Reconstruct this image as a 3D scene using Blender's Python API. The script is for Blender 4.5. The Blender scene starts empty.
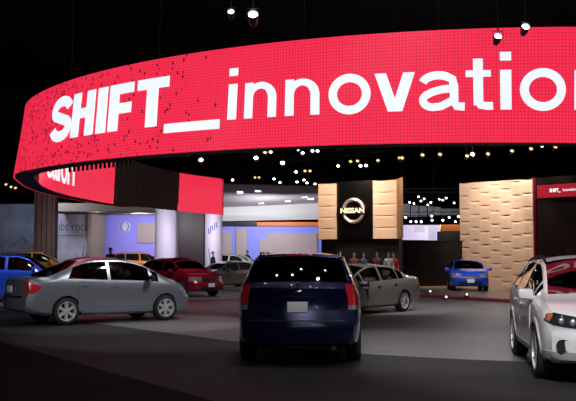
import bpy, bmesh, math, random
from mathutils import Vector, Matrix
random.seed(7)
PI = math.pi
SC = bpy.context.scene
COL = SC.collection
FOC, CX, CY, HC = 880.0, 288.0, 200.5, 1.65
PITCH = math.atan(57 / 880)

def at(px, py, Y):
    """point at depth Y metres whose image falls on pixel (px, py)"""
    u, v = (px - CX) / FOC, (CY - py) / FOC
    r = Vector((u, math.cos(PITCH) - v * math.sin(PITCH), math.sin(PITCH) + v * math.cos(PITCH)))
    return r * (Y / r.y) + Vector((0, 0, HC))

# ------------------------------------------------------------------ materials
def mat(name, col, rough=0.5, metal=0.0, coat=0.0, spec=0.5, emit=None, estr=0.0):
    m = bpy.data.materials.new(name); m.use_nodes = True
    b = m.node_tree.nodes['Principled BSDF']
    b.inputs['Base Color'].default_value = (*col, 1)
    b.inputs['Roughness'].default_value = rough
    b.inputs['Metallic'].default_value = metal
    b.inputs['Coat Weight'].default_value = coat
    b.inputs['Coat Roughness'].default_value = 0.03
    b.inputs['Specular IOR Level'].default_value = spec
    if emit:
        b.inputs['Emission Color'].default_value = (*emit, 1)
        b.inputs['Emission Strength'].default_value = estr
    return m

def noisy(m, scale=3.0, amount=0.2, stretch=(1, 1, 1)):
    """vary the base colour with object-space noise"""
    nt = m.node_tree; b = nt.nodes['Principled BSDF']
    c = tuple(b.inputs['Base Color'].default_value)
    tc = nt.nodes.new('ShaderNodeTexCoord'); mp = nt.nodes.new('ShaderNodeMapping')
    mp.inputs['Scale'].default_value = stretch
    nz = nt.nodes.new('ShaderNodeTexNoise'); nz.inputs['Scale'].default_value = scale
    nz.inputs['Detail'].default_value = 5
    rp = nt.nodes.new('ShaderNodeValToRGB')
    rp.color_ramp.elements[0].position = .3; rp.color_ramp.elements[1].position = .7
    rp.color_ramp.elements[0].color = tuple(x * (1 - amount) for x in c[:3]) + (1,)
    rp.color_ramp.elements[1].color = tuple(min(1, x * (1 + amount)) for x in c[:3]) + (1,)
    L = nt.links.new
    L(tc.outputs['Object'], mp.inputs['Vector']); L(mp.outputs[0], nz.inputs['Vector'])
    L(nz.outputs['Fac'], rp.inputs['Fac']); L(rp.outputs[0], b.inputs['Base Color'])
    return m

def glass(name, tint, gloss=0.12):
    m = bpy.data.materials.new(name); m.use_nodes = True
    nt = m.node_tree; nt.nodes.clear()
    o = nt.nodes.new('ShaderNodeOutputMaterial'); mx = nt.nodes.new('ShaderNodeMixShader')
    t = nt.nodes.new('ShaderNodeBsdfTransparent'); g = nt.nodes.new('ShaderNodeBsdfGlossy')
    lw = nt.nodes.new('ShaderNodeFresnel'); lw.inputs['IOR'].default_value = 1.5
    t.inputs['Color'].default_value = (*tint, 1); g.inputs['Roughness'].default_value = 0.02
    g.inputs['Color'].default_value = (1, 1, 1, 1)
    ad = nt.nodes.new('ShaderNodeMath'); ad.operation = 'ADD'; ad.inputs[1].default_value = gloss - .04
    ad.use_clamp = True
    L = nt.links.new
    L(lw.outputs[0], ad.inputs[0]); L(ad.outputs[0], mx.inputs[0])
    L(t.outputs[0], mx.inputs[1]); L(g.outputs[0], mx.inputs[2]); L(mx.outputs[0], o.inputs[0])
    return m

M = {}
M['rubber'] = mat('tyre_rubber', (.012, .012, .013), .7)
M['alloy'] = mat('alloy_metal', (.72, .72, .74), .32, .45)
M['dark'] = mat('dark_plastic', (.012, .012, .013), .45)
M['black'] = mat('black_trim', (.006, .006, .007), .3)
M['cabin'] = mat('cabin_trim', (.03, .029, .03), .8)
M['seat_dark'] = mat('dark_upholstery', (.06, .058, .06), .85)
M['seat_tan'] = mat('tan_upholstery', (.42, .33, .25), .8)
M['chrome'] = mat('chrome', (.8, .8, .82), .1, 1.0)
M['red_lens'] = mat('red_lens', (.62, .018, .035), .12, coat=1)
M['amber_lens'] = mat('amber_lens', (.6, .16, .06), .12, coat=1)
M['clear_lens'] = mat('clear_lens', (.55, .55, .6), .06, .6, coat=1)
M['dark_lens'] = mat('dark_lens', (.06, .06, .07), .06, .5, coat=1)
M['plate'] = mat('plate_white', (.92, .92, .95), .4)
M['tint'] = glass('tinted_glass', (.30, .31, .33), .08)
M['lighttint'] = glass('light_tinted_glass', (.5, .53, .52), .10)
M['privacy'] = glass('privacy_glass', (.02, .022, .028), .10)
M['darkglass'] = mat('dark_window', (.012, .012, .015), .04, coat=1)
M['silver_paint'] = mat('grey_silver_paint', (.31, .325, .385), .34, .6, coat=1)
M['navy_paint'] = mat('navy_paint', (.004, .007, .055), .25, .4, coat=1)
M['white_paint'] = mat('white_paint', (.74, .73, .75), .35, 0, coat=1)
M['cladding'] = mat('silver_cladding', (.45, .44, .46), .45, .3)
M['bronze_paint'] = mat('olive_grey_paint', (.33, .31, .275), .35, .4, coat=1)
M['red_paint'] = mat('red_paint', (.33, .010, .03), .28, .3, coat=1)
M['blue_paint'] = mat('bright_blue_paint', (.015, .09, .72), .28, .35, coat=1)
M['orange_paint'] = mat('orange_paint', (.85, .27, .02), .35, coat=1)
M['yellow_paint'] = mat('yellow_paint', (.8, .36, .05), .35, coat=1)
M['grey_paint'] = mat('dark_grey_paint', (.10, .10, .11), .3, .5, coat=1)
M['steel'] = mat('black_steel', (.006, .006, .007), .5, .2)

# ------------------------------------------------------------------ object helpers
def tag(o, label=None, cat=None, group=None, kind=None):
    if label: o['label'] = label
    if cat: o['category'] = cat
    if group: o['group'] = group
    if kind: o['kind'] = kind
    return o

def empty(name, loc=(0, 0, 0), rz=0.0):
    o = bpy.data.objects.new(name, None); COL.objects.link(o)
    o.location = loc; o.rotation_euler = (0, 0, rz); o.empty_display_size = .3
    return o

def obj(name, bm, mats, parent=None, sharp=32, smooth=True, recalc=True):
    if not isinstance(mats, (list, tuple)): mats = [mats]
    if recalc: bmesh.ops.recalc_face_normals(bm, faces=bm.faces)
    for f in bm.faces: f.smooth = smooth
    if smooth and sharp:
        a = math.radians(sharp)
        for e in bm.edges:
            if len(e.link_faces) == 2 and e.calc_face_angle(0) > a: e.smooth = False
    me = bpy.data.meshes.new(name); bm.to_mesh(me); bm.free()
    for m in mats: me.materials.append(m)
    o = bpy.data.objects.new(name, me); COL.objects.link(o)
    if parent: o.parent = parent
    return o

def struct(name, bm, m, **k):
    return tag(obj(name, bm, m, **k), kind='structure')

def box(bm, c, s, rot=None, bevel=0.0, mi=0):
    r = bmesh.ops.create_cube(bm, size=1.0)
    vs = r['verts']
    for v in vs: v.co = Vector((v.co.x * s[0], v.co.y * s[1], v.co.z * s[2]))
    fs = set(f for v in vs for f in v.link_faces)
    if bevel > 0:
        es = list(set(e for v in vs for e in v.link_edges))
        b = bmesh.ops.bevel(bm, geom=es, offset=bevel, segments=2, affect='EDGES', profile=.6)
        vs = list(set(v for f in b['faces'] for v in f.verts) | set(v for v in vs if v.is_valid))
        fs = set(f for v in vs for f in v.link_faces)
    for f in fs: f.material_index = mi
    for v in vs:
        p = v.co.copy()
        if rot: p = rot @ p
        v.co = p + Vector(c)
    return vs

def tube(bm, pts, r, n=8, mi=0, cap=True):
    pts = [Vector(p) for p in pts]
    rings = []
    for i, p in enumerate(pts):
        d = (pts[min(i + 1, len(pts) - 1)] - pts[max(i - 1, 0)]).normalized()
        up = Vector((0, 0, 1)) if abs(d.z) < .95 else Vector((1, 0, 0))
        a = d.cross(up).normalized(); b = d.cross(a)
        rr = r[i] if isinstance(r, (list, tuple)) else r
        rings.append([bm.verts.new(p + (a * math.cos(2 * PI * k / n) + b * math.sin(2 * PI * k / n)) * rr) for k in range(n)])
    for i in range(len(rings) - 1):
        for k in range(n):
            f = bm.faces.new((rings[i][k], rings[i][(k + 1) % n], rings[i + 1][(k + 1) % n], rings[i + 1][k])); f.material_index = mi
    if cap:
        for g in (rings[0], rings[-1]):
            f = bm.faces.new(g); f.material_index = mi

def lathe(bm, prof, n=24, axis='z', mi=0, c=(0, 0, 0)):
    c = Vector(c); rings = []
    for (r, h) in prof:
        ring = []
        for k in range(n):
            a = 2 * PI * k / n
            x, y = r * math.cos(a), r * math.sin(a)
            p = Vector((x, y, h)) if axis == 'z' else (Vector((x, h, y)) if axis == 'y' else Vector((h, x, y)))
            ring.append(bm.verts.new(p + c))
        rings.append(ring)
    for i in range(len(rings) - 1):
        for k in range(n):
            f = bm.faces.new((rings[i][k], rings[i][(k + 1) % n], rings[i + 1][(k + 1) % n], rings[i + 1][k])); f.material_index = mi
    return rings

def gridmesh(bm, P, mi=0, closed=False):
    V = [[bm.verts.new(p) for p in row] for row in P]
    for i in range(len(V) - 1):
        for j in range(len(V[0]) - (0 if closed else 1)):
            a = (V[i][j], V[i][(j + 1) % len(V[0])], V[i + 1][(j + 1) % len(V[0])], V[i + 1][j])
            if len(set(v for v in a)) == 4:
                f = bm.faces.new(a); f.material_index = mi
    return V

def prism(bm, poly, z0, z1, mi=0):
    """vertical prism over a plan polygon"""
    a = [bm.verts.new((x, y, z0)) for x, y in poly]; b = [bm.verts.new((x, y, z1)) for x, y in poly]
    bm.faces.new(a).material_index = mi; bm.faces.new(b).material_index = mi
    for i in range(len(a)):
        j = (i + 1) % len(a)
        bm.faces.new((a[i], a[j], b[j], b[i])).material_index = mi

def textobj(name, s, size, m, parent, loc, rot, bold=0.0, depth=.01, align='CENTER', xs=1.0):
    cu = bpy.data.curves.new(name, 'FONT'); cu.body = s; cu.size = size; cu.extrude = depth; cu.offset = bold
    cu.align_x = align; cu.align_y = 'CENTER'
    t = bpy.data.objects.new(name + '_tmp', cu); COL.objects.link(t)
    dg = bpy.context.evaluated_depsgraph_get(); dg.update()
    me = bpy.data.meshes.new_from_object(t.evaluated_get(dg))
    bpy.data.objects.remove(t); bpy.data.curves.remove(cu)
    me.transform(Matrix.Diagonal((xs, 1, 1, 1)))
    me.materials.clear(); me.materials.append(m); me.name = name
    o = bpy.data.objects.new(name, me); COL.objects.link(o)
    o.location = loc; o.rotation_euler = rot
    if parent: o.parent = parent
    return o

def pchip(keys):
    keys = sorted(keys); X = [k[0] for k in keys]; Y = [k[1] for k in keys]; n = len(X)
    if n == 1: return lambda x: Y[0]
    h = [X[i + 1] - X[i] for i in range(n - 1)]; d = [(Y[i + 1] - Y[i]) / h[i] for i in range(n - 1)]
    m = [0.0] * n; m[0] = d[0]; m[-1] = d[-1]
    for i in range(1, n - 1):
        if d[i - 1] * d[i] > 0:
            w1 = 2 * h[i] + h[i - 1]; w2 = h[i] + 2 * h[i - 1]
            m[i] = (w1 + w2) / (w1 / d[i - 1] + w2 / d[i])
    def f(x):
        if x <= X[0]: return Y[0]
        if x >= X[-1]: return Y[-1]
        i = 0
        while x > X[i + 1]: i += 1
        t = (x - X[i]) / h[i]
        return ((1 + 2 * t) * (1 - t) ** 2 * Y[i] + t * (1 - t) ** 2 * h[i] * m[i]
                + t * t * (3 - 2 * t) * Y[i + 1] + t * t * (t - 1) * h[i] * m[i + 1])
    return f

def clamp(x, a=0.0, b=1.0): return max(a, min(b, x))

# ------------------------------------------------------------------ cars
LOW = pchip([(0, .86), (.08, .955), (.3, .985), (.6, 1.0), (.88, .99), (1.0, .955)])
GT = [.07, .3, .5, .7, .93, 1.0]
TT = [.945, .72, .5, .25, 0.0]

class Car:
    def __init__(s, sp):
        s.sp = sp
        s.xr, s.xf, s.W = sp['xr'], sp['xf'], sp['W'] / 2
        s.zt, s.zb, s.zs = pchip(sp['zt']), pchip(sp['zb']), pchip(sp['zs'])
        L = s.xf - s.xr
        s.w = pchip(sp.get('w') or [(s.xr, .90), (s.xr + .25, .96), (s.xr + .9, .995), (0, 1), (s.xf - .9, .99), (s.xf - .3, .95), (s.xf, .86)])
        s.wr = pchip(sp['wr'])
        s.fr = sp.get('fr', .87); s.sh = pchip(sp.get('shear', [(0, 0)]))
        s.bf = pchip(sp.get('bf', [(.2, .0), (.35, .05), (.55, .06), (.68, 0.0), (1.2, -.04)]))
        s.br = pchip(sp.get('br', [(.2, .0), (.35, .04), (.6, .05), (.7, 0.0), (1.2, -.02)]))
        s.kf, s.kr = sp.get('kf', .28), sp.get('kr', .14)
    def T(s, p):
        x, y, z = p
        ef = clamp((x - (s.xf - .9)) / .9); er = clamp(((s.xr + .9) - x) / .9)
        k = (abs(y) / s.W) ** 2.4
        x2 = x + ef * ef * (-s.kf * k + s.bf(z)) - er * er * (-s.kr * k + s.br(z))
        return Vector((x2, y, z))
    def sec(s, x):
        w = s.w(x) * s.W; zb = s.zb(x); zt = max(s.zt(x), zb + .015); zs = s.zs(x)
        zr = zb + (zt - zb) * s.fr; wr = s.wr(x) * s.W
        wr = min(wr, w * .95)
        return w, zb, zt, zs, zr, wr
    def yside(s, x, z):
        w, zb, zt, zs, zr, wr = s.sec(x)
        if z <= zb: return w * LOW(clamp((z - zs) / (zb - zs)))
        t = clamp((z - zb) / (zr - zb))
        return w * .955 + (wr - w * .955) * t + .018 * math.sin(PI * t)
    def gh(s, x, t):
        w, zb, zt, zs, zr, wr = s.sec(x)
        z = zb + (zr - zb) * t
        bow = .018 * math.sin(PI * t) if zr - zb > .15 else 0
        return Vector((x + s.sh(x) * t, w * .955 + (wr - w * .955) * t + bow, z))
    def top(s, x, tt):
        w, zb, zt, zs, zr, wr = s.sec(x)
        return Vector((x + s.sh(x), wr * tt, zr + (zt - zr) * (1 - abs(tt) ** 2.3)))
    def half(s, x):
        w, zb, zt, zs, zr, wr = s.sec(x)
        P = [Vector((x, w * .5, zs)), Vector((x, w * .80, zs))]
        for t in (0, .08, .2, .4, .6, .8, .92, 1.0):
            P.append(Vector((x, w * LOW(t), zs + (zb - zs) * t)))
        P += [s.gh(x, t) for t in GT]
        P += [s.top(x, t) for t in TT]
        return P
    def patch(s, name, fn, nu, nv, m, par, off=.006, thick=.015):
        P = [[Vector(fn(i / nu, j / nv)) for j in range(nv + 1)] for i in range(nu + 1)]
        cen = Vector((0, 0, .7))
        Nn = []
        for i in range(nu + 1):
            row = []
            for j in range(nv + 1):
                a = P[min(i + 1, nu)][j] - P[max(i - 1, 0)][j]; b = P[i][min(j + 1, nv)] - P[i][max(j - 1, 0)]
                n = a.cross(b)
                n = n.normalized() if n.length > 1e-9 else Vector((0, 0, 0))
                c = P[i][j] - cen; c.x *= .35
                if n.dot(c) < 0: n = -n
                row.append(n)
            Nn.append(row)
        bm = bmesh.new()
        A = gridmesh(bm, [[P[i][j] + Nn[i][j] * off for j in range(nv + 1)] for i in range(nu + 1)])
        bm.normal_update()
        if thick:
            idx = [(i, 0) for i in range(nu + 1)] + [(nu, j) for j in range(1, nv + 1)] + [(i, nv) for i in range(nu - 1, -1, -1)] + [(0, j) for j in range(nv - 1, 0, -1)]
            rim = [bm.verts.new(P[i][j] + Nn[i][j] * (off - thick)) for i, j in idx]
            for q in range(len(idx)):
                q2 = (q + 1) % len(idx)
                try: bm.faces.new((A[idx[q][0]][idx[q][1]], A[idx[q2][0]][idx[q2][1]], rim[q2], rim[q]))
                except ValueError: pass
        return obj(name, bm, m, par, sharp=50)
    def cont(s, end, sg):
        """contour point: q<0 on the end face (metres from the corner), q>0 along the flank"""
        xe = s.xf if end > 0 else s.xr
        def f(q, z):
            if q <= 0:
                ye = s.yside(xe, z)
                return s.T((xe, sg * max(0.0, ye + q), z))
            x = xe - end * q
            return s.T((x, sg * s.yside(x, z), z))
        return f
    def wrap(s, name, end, sg, q0, q1, zlo, zhi, m, par, nu=10, nv=5, off=.008):
        f = s.cont(end, sg)
        lo = zlo if callable(zlo) else (lambda t: zlo); hi = zhi if callable(zhi) else (lambda t: zhi)
        def fn(u, v):
            q = q0 + (q1 - q0) * u
            return f(q, lo(u) + (hi(u) - lo(u)) * v)
        return s.patch(name, fn, nu, nv, m, par, off)
    def face(s, name, end, y0, y1, zlo, zhi, m, par, nu=10, nv=5, off=.008, thick=.015):
        xe = s.xf if end > 0 else s.xr
        lo = zlo if callable(zlo) else (lambda t: zlo); hi = zhi if callable(zhi) else (lambda t: zhi)
        return s.patch(name, lambda u, v: s.T((xe, y0 + (y1 - y0) * u, lo(u) + (hi(u) - lo(u)) * v)), nu, nv, m, par, off, thick)
    def side(s, name, sg, x0, x1, zlo, zhi, m, par, nu=12, nv=6, off=.006, thick=.012):
        def fn(u, v):
            x = x0 + (x1 - x0) * u
            a = zlo(x) if callable(zlo) else zlo; b = zhi(x) if callable(zhi) else zhi
            z = a + (b - a) * v
            return s.T((x, sg * s.yside(x, z), z))
        return s.patch(name, fn, nu, nv, m, par, off, thick)

    def build(s, detail=True):
        sp = s.sp
        root = empty(sp['name']); s.root = root
        wb, R, tw, trk = sp['wb'], sp['R'], sp.get('tw', .205), sp['track']
        paint = sp['paint']
        # body shell
        xs = set()
        n = 46 if detail else 30
        for i in range(n + 1): xs.add(round(s.xr + (s.xf - s.xr) * i / n, 4))
        for d in (.012, .03, .06, .1, .15): xs.add(round(s.xr + d, 4)); xs.add(round(s.xf - d, 4))
        wins = list(sp['side_windows'])
        keyx = [v for a in wins for v in a] + list(sp['windshield']) + list(sp['rear_window'])
        xs = sorted(x for x in xs if all(abs(x - k) > .02 for k in keyx)); xs = sorted(set(xs) | set(keyx))
        bm = bmesh.new(); rings = []
        for x in xs:
            h = s.half(x)
            rings.append([bm.verts.new(p) for p in h] + [bm.verts.new((p.x, -p.y, p.z)) for p in reversed(h[:-1])])
        m_ = len(rings[0])
        for a, b in zip(rings, rings[1:]):
            for k in range(m_): bm.faces.new((a[k], a[(k + 1) % m_], b[(k + 1) % m_], b[k]))
        nh = (m_ + 1) // 2
        for ring in (rings[0], rings[-1]):
            prev = None
            for k in range(nh - 1):
                l, r = ring[k], ring[m_ - 1 - k]
                cols = [l] + ([bm.verts.new(l.co.lerp(r.co, t)) for t in (.15, .35, .65, .85)] if k else []) + [r]
                if prev and len(prev) == 2: bm.faces.new(prev[::-1] + cols)
                elif prev:
                    for q in range(5): bm.faces.new((prev[q], prev[q + 1], cols[q + 1], cols[q]))
                prev = cols
            bm.faces.new(prev + [ring[nh - 1]])
        bmesh.ops.remove_doubles(bm, verts=bm.verts, dist=1e-5)
        bmesh.ops.holes_fill(bm, edges=[e for e in bm.edges if len(e.link_faces) == 1], sides=0)
        bm.normal_update()
        body = obj('body', bm, [paint, M['black']], root, sharp=0)
        cb = bmesh.new()
        for ax in (-wb / 2, wb / 2):
            for sg in (-1, 1):
                lathe(cb, [(1e-3, sg * (s.W - .36)), (R * sp.get('arch', 1.13), sg * (s.W - .36)), (R * sp.get('arch', 1.13), sg * (s.W + .3)), (1e-3, sg * (s.W + .3))], 40, 'y', 0, (ax, 0, R))
        bmesh.ops.remove_doubles(cb, verts=cb.verts, dist=.003)
        cut = obj('cut', cb, [M['black']], None, smooth=False)
        md = body.modifiers.new('b', 'BOOLEAN'); md.operation = 'DIFFERENCE'; md.object = cut; md.solver = 'EXACT'
        try: md.material_mode = 'TRANSFER'
        except Exception: pass
        dg = bpy.context.evaluated_depsgraph_get(); dg.update()
        me = bpy.data.meshes.new_from_object(body.evaluated_get(dg))
        body.modifiers.clear(); old = body.data; bpy.data.objects.remove(cut)
        bm = bmesh.new(); bm.from_mesh(me)
        if detail:
            kill = []
            for f in bm.faces:
                c = f.calc_center_median(); w, zb, zt, zs, zr, wr = s.sec(c.x)
                if zr - zb < .03: continue
                t = (c.z - zb) / (zr - zb)
                for _ in range(4):
                    xx = c.x - s.sh(c.x) * clamp(t) if _ == 0 else c.x - s.sh(xx) * clamp(t)
                w, zb, zt, zs, zr, wr = s.sec(xx)
                if zr - zb < .03: continue
                t = (c.z - zb) / (zr - zb)
                if abs(c.y) > wr * .93 and GT[0] < t < GT[4] and any(a < xx < b for a, b in wins): kill.append(f)
                elif abs(c.y) < wr * .945 and c.z > zb and abs(f.normal.z) > .1 and t > .75 and any(a < xx < b for a, b in (sp['windshield'], sp['rear_window'])): kill.append(f)
            bmesh.ops.delete(bm, geom=kill, context='FACES')
        for v in bm.verts: v.co = s.T(v.co)
        bm.normal_update()
        for f in bm.faces: f.smooth = True
        for e in bm.edges:
            if len(e.link_faces) == 2 and e.calc_face_angle(0) > math.radians(38): e.smooth = False
        bm.to_mesh(old); bm.free(); bpy.data.meshes.remove(me)
        # glass
        off = -.006 if detail else .006
        gside = sp.get('glass_side', M['tint']) if detail else M['darkglass']
        gw = sp.get('glass_front', M['tint']) if detail else M['darkglass']
        gr = sp.get('glass_rear', gside) if detail else M['darkglass']
        for sg in (-1, 1):
            for a, b in wins:
                def fn(u, v, a=a, b=b):
                    p = s.gh(a + (b - a) * u, GT[0] + (GT[4] - GT[0]) * v); return s.T((p.x, sg * p.y, p.z))
                s.patch('side_window', fn, 10, 5, gside, root, off, 0 if detail else .008)
        for nm, (a, b), g in (('windshield', sp['windshield'], gw), ('rear_window', sp['rear_window'], gr)):
            if a == b: continue
            s.patch(nm, lambda u, v, a=a, b=b: s.T(s.top(a + (b - a) * u, -.945 + 1.89 * v)), 12, 14, g, root, off, 0 if detail else .008)
        # wheels
        for ax in (-wb / 2, wb / 2):
            for sg in (-1, 1): s.wheel(ax, sg, R, tw, trk)
        # doors, handles, mirrors
        for sg in (-1, 1):
            for (a, b) in sp['doors']:
                lim = [wb / 2 - R * 1.2, -wb / 2 + R * 1.2]
                d = s.side('door', sg, max(a, -9), b, lambda x: s.zs(x) + .10, lambda x: s.zb(x) - .015, paint, root, off=.008)
                hx = a + .16
                hz = s.zb(hx) - .12
                if sp.get('handles', True):
                    hb = bmesh.new(); box(hb, (hx, sg * (s.yside(hx, hz) + .025), hz), (.17, .03, .03), bevel=.01)
                    obj('door_handle', hb, sp.get('handle_mat', paint), d)
            mo_ = sp.get('mirror_out', .15); mx = sp['mirror']; mz = s.zb(mx) + .09; my = s.yside(mx, s.zb(mx))
            mb = bmesh.new()
            vs = box(mb, (mx, sg * (my + mo_), mz), (.13, .22, .15), bevel=.055)
            box(mb, (mx + .02, sg * (my + .02), mz - .05), (.06, .12, .05), bevel=.015)
            mo = obj('wing_mirror', mb, sp.get('mirror_mat', paint), root)
            gb = bmesh.new(); box(gb, (mx - .067, sg * (my + mo_), mz), (.006, .18, .115), bevel=.002)
            obj('mirror_glass', gb, M['chrome'], mo)
        if detail: s.interior()
        return root

    def wheel(s, ax, sg, R, tw, trk):
        sp = s.sp; yo = sg * trk / 2
        rr = R * .70
        prof = [(rr, -.5), (R * .90, -.52), (R * .975, -.44), (R, -.30), (R, .30), (R * .975, .44), (R * .90, .52), (rr, .5), (rr * .97, .3), (rr * .97, -.3)]
        bm = bmesh.new(); rg = lathe(bm, [(r, h * tw) for r, h in prof] + [(prof[0][0], prof[0][1] * tw)], 40, 'y')
        bmesh.ops.remove_doubles(bm, verts=bm.verts, dist=1e-5)
        t = obj('tire', bm, M['rubber'], s.root, sharp=50); t.location = (ax, yo, R)
        bm = bmesh.new(); o = sg
        lathe(bm, [(rr * 1.0, o * tw * .47), (rr * 1.02, o * tw * .52), (rr * .93, o * tw * .50), (rr * .88, o * tw * .2), (rr * .86, -o * tw * .3)], 40, 'y', 0)
        lathe(bm, [(rr * .88, o * tw * .02), (1e-3, o * tw * .02)], 32, 'y', 1)
        lathe(bm, [(rr * .26, o * tw * .1), (rr * .25, o * tw * .40), (rr * .18, o * tw * .45), (1e-3, o * tw * .45)], 24, 'y', 0)
        ns = sp.get('spokes', 6)
        for k in range(ns):
            a = 2 * PI * (k + .5) / ns
            wi, wo = rr * sp.get('spoke_w', .26), rr * sp.get('spoke_w', .26) * 1.25
            P = []
            for r_, ww, y0 in ((rr * .18, wi, .42), (rr * .55, wi * .9, .43), (rr * .93, wo, .47)):
                row = []
                for (du, dy) in ((-.5, .05), (-.4, y0), (.4, y0), (.5, .05)):
                    uu = du * ww
                    row.append(Vector((r_ * math.cos(a) - uu * math.sin(a), o * tw * dy, r_ * math.sin(a) + uu * math.cos(a))))
                P.append(row)
            gridmesh(bm, P, 0, closed=True)
        r = obj('rim', bm, [M['alloy'], M['black']], t, sharp=30)
        return t

    def interior(s):
        sp = s.sp; up = sp.get('seat_mat', M['seat_dark']); rt = s.root
        x1, x0 = sp['windshield'][1] - .1, sp['rear_window'][0] + .25
        x0 = max(x0, s.xr + .35)
        bm = bmesh.new()
        zf = s.zb(0) - .3
        w = s.W * .84
        box(bm, ((x0 + x1) / 2, 0, zf - .1), (x1 - x0, w * 2, .1))
        xd = sp['dash']
        box(bm, ((xd + x1) / 2, 0, s.zb(xd) - .12), (abs(x1 - xd), w * 1.9, .2), bevel=.05)
        obj('cabin_floor', bm, M['cabin'], rt)
        for (xx, ys) in sp['seats']:
            for y in ys:
                bm = bmesh.new(); H = sp.get('seat_top', s.zb(0) + .13)
                rot = Matrix.Rotation(-.2, 3, 'Y')
                box(bm, (xx + .27, y, zf), (.5, .48, .16), bevel=.05)
                box(bm, (xx - .02, y, (zf + H) / 2), (.15, .48, H - zf), rot, bevel=.05)
                box(bm, (xx - .10, y, H + .11), (.09, .25, .17), rot, bevel=.035)
                tube(bm, [(xx - .08, y - .05, H - .02), (xx - .09, y - .05, H + .08)], .008, 6)
                obj('seat', bm, up, rt)
        bm = bmesh.new()
        c = Vector((xd - .22, .36, s.zb(xd) + .0)); rot = Matrix.Rotation(-1.1, 3, 'Y')
        rn = 20
        tube(bm, [c + rot @ Vector((.18 * math.cos(2 * PI * k / rn), .18 * math.sin(2 * PI * k / rn), 0)) for k in range(rn + 1)], .016, 6)
        box(bm, c, (.05, .33, .03), rot, bevel=.01)
        tube(bm, [c, c + Vector((.25, 0, -.1))], .03, 8)
        obj('steering_wheel', bm, M['cabin'], rt)

    def place(s, A, B):
        """rear and front contact points of one flank: A -> rear axle, B -> front axle, both on side sg=sp side"""
        A, B = Vector(A), Vector(B)
        d = (B - A).normalized(); rz = math.atan2(d.y, d.x)
        return rz
    def plate(s, end, y, z, m, text=None, w=.32, h=.16):
        xe = s.xf if end > 0 else s.xr
        p = s.T((xe, y, z)); bm = bmesh.new()
        box(bm, p + Vector((end * .022, 0, 0)), (.02, w, h), bevel=.006)
        o = obj('licence_plate', bm, m, s.root)
        if text:
            textobj('plate_lettering', text, h * .5, M['cabin'], o, p + Vector((end * .034, 0, 0)), (PI / 2, 0, end * PI / 2), depth=.002)
        return o

def set_pose(car, side, A, heading_to=None, rz=None, k=1.0):
    """put the wheel contact on flank `side` (+1 left) of the rear axle at ground point A, heading towards B"""
    if rz is None:
        d = Vector(heading_to) - Vector(A); rz = math.atan2(d.y, d.x)
    loc = Vector((-car.sp['wb'] / 2, side * car.sp['track'] / 2, 0))
    loc *= k
    R = Matrix.Rotation(rz, 3, 'Z')
    p = Vector((A[0], A[1], A[2] if len(A) > 2 else 0)) - R @ loc
    car.root.location = p; car.root.rotation_euler = (0, 0, rz)

def emblem(par, p, r, rot, m, name='emblem'):
    bm = bmesh.new(); n = 24
    tube(bm, [Vector((r * math.cos(2 * PI * k / n), r * math.sin(2 * PI * k / n), 0)) for k in range(n + 1)], r * .13, 6)
    box(bm, (0, 0, 0), (r * 2.5, r * .42, r * .3), bevel=r * .05)
    o = obj(name, bm, m, par); o.location = p; o.rotation_euler = rot
    return o

SEDAN_WR = lambda xr, b0, b1, r0, r1, c0, xf: [(xr, .86), (b0, .84), (b0 + .3, .80), (b1, .71), (r0, .70), (r1, .69), ((r1 + c0) / 2, .745), (c0, .82), (c0 + .3, .86), (xf, .80)]

# ---- grey compact sedan (near left)
ver = Car(dict(name='sedan_car', xr=-2.34, xf=2.12, W=1.72, wb=2.6, R=.318, track=1.50, arch=1.15,
    zt=[(-2.34, 1.02), (-2.30, 1.075), (-2.0, 1.11), (-1.86, 1.12), (-1.3, 1.40), (-.9, 1.515), (-.45, 1.575), (0, 1.585), (.4, 1.54), (.75, 1.43), (1.42, 1.07), (1.55, 1.03), (1.8, .94), (2.0, .82), (2.12, .66)],
    zb=[(-2.34, .96), (-2.0, 1.055), (-1.5, 1.06), (-.5, 1.01), (.6, .97), (1.3, .95), (1.7, .85), (2.0, .72), (2.12, .58)],
    zs=[(-2.34, .38), (-2.2, .30), (-1.6, .22), (0, .20), (1.6, .20), (2.0, .22), (2.12, .27)],
    wr=SEDAN_WR(-2.34, -1.9, -.95, -.5, .35, 1.42, 2.12), paint=M['silver_paint'],
    side_windows=[(-1.28, -.26), (-.18, .86), (.92, 1.10)], windshield=(.45, 1.36), rear_window=(-1.80, -.98), dash=.75,
    doors=[(-1.02, -.25), (-.22, .93)], mirror=.84, mirror_mat=M['dark'], shear=[(-2.34, 0), (-2.0, 0), (-1.28, .20), (-.8, .06), (-.4, 0), (2.1, 0)], spokes=6, spoke_w=.34, seats=[(-1.0, (-.36, .36)), (-.15, (-.36, .36))],
    glass_side=M['tint'], glass_front=M['lighttint'], glass_rear=M['tint'], kr=.2,
    br=[(.2, .0), (.4, .05), (.66, .06), (.72, .015), (.95, 0), (1.0, -.01), (1.2, -.02)]))
ver.build()
tag(ver.root, 'grey silver compact sedan with a red tail lamp, parked side on at the left front', 'car', 'cars on the show floor')
for sg in (-1, 1):
    ver.wrap('tail_lamp', -1, sg, -.10, .36, lambda u: .745 + .13 * max(0, (u - .5) / .5) ** 1.2, lambda u: 1.015 - .11 * max(0, (u - .3) / .7), M['red_lens'], ver.root, 12, 6)
    ver.wrap('reversing_lamp', -1, sg, .01, .06, .83, .93, M['clear_lens'], ver.root, 4, 4, .014)
    ver.wrap('headlamp', 1, sg, -.22, .36, lambda u: .60 + .13 * u, lambda u: .70 + .11 * u, M['clear_lens'], ver.root, 12, 5)
    ver.side('side_moulding', sg, -1.0, .88, .40, .43, M['silver_paint'], ver.root, 12, 2, .016, .02)
ver.face('bumper_strip', -1, -.62, .62, .66, .685, M['dark'], ver.root, 12, 2)
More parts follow.
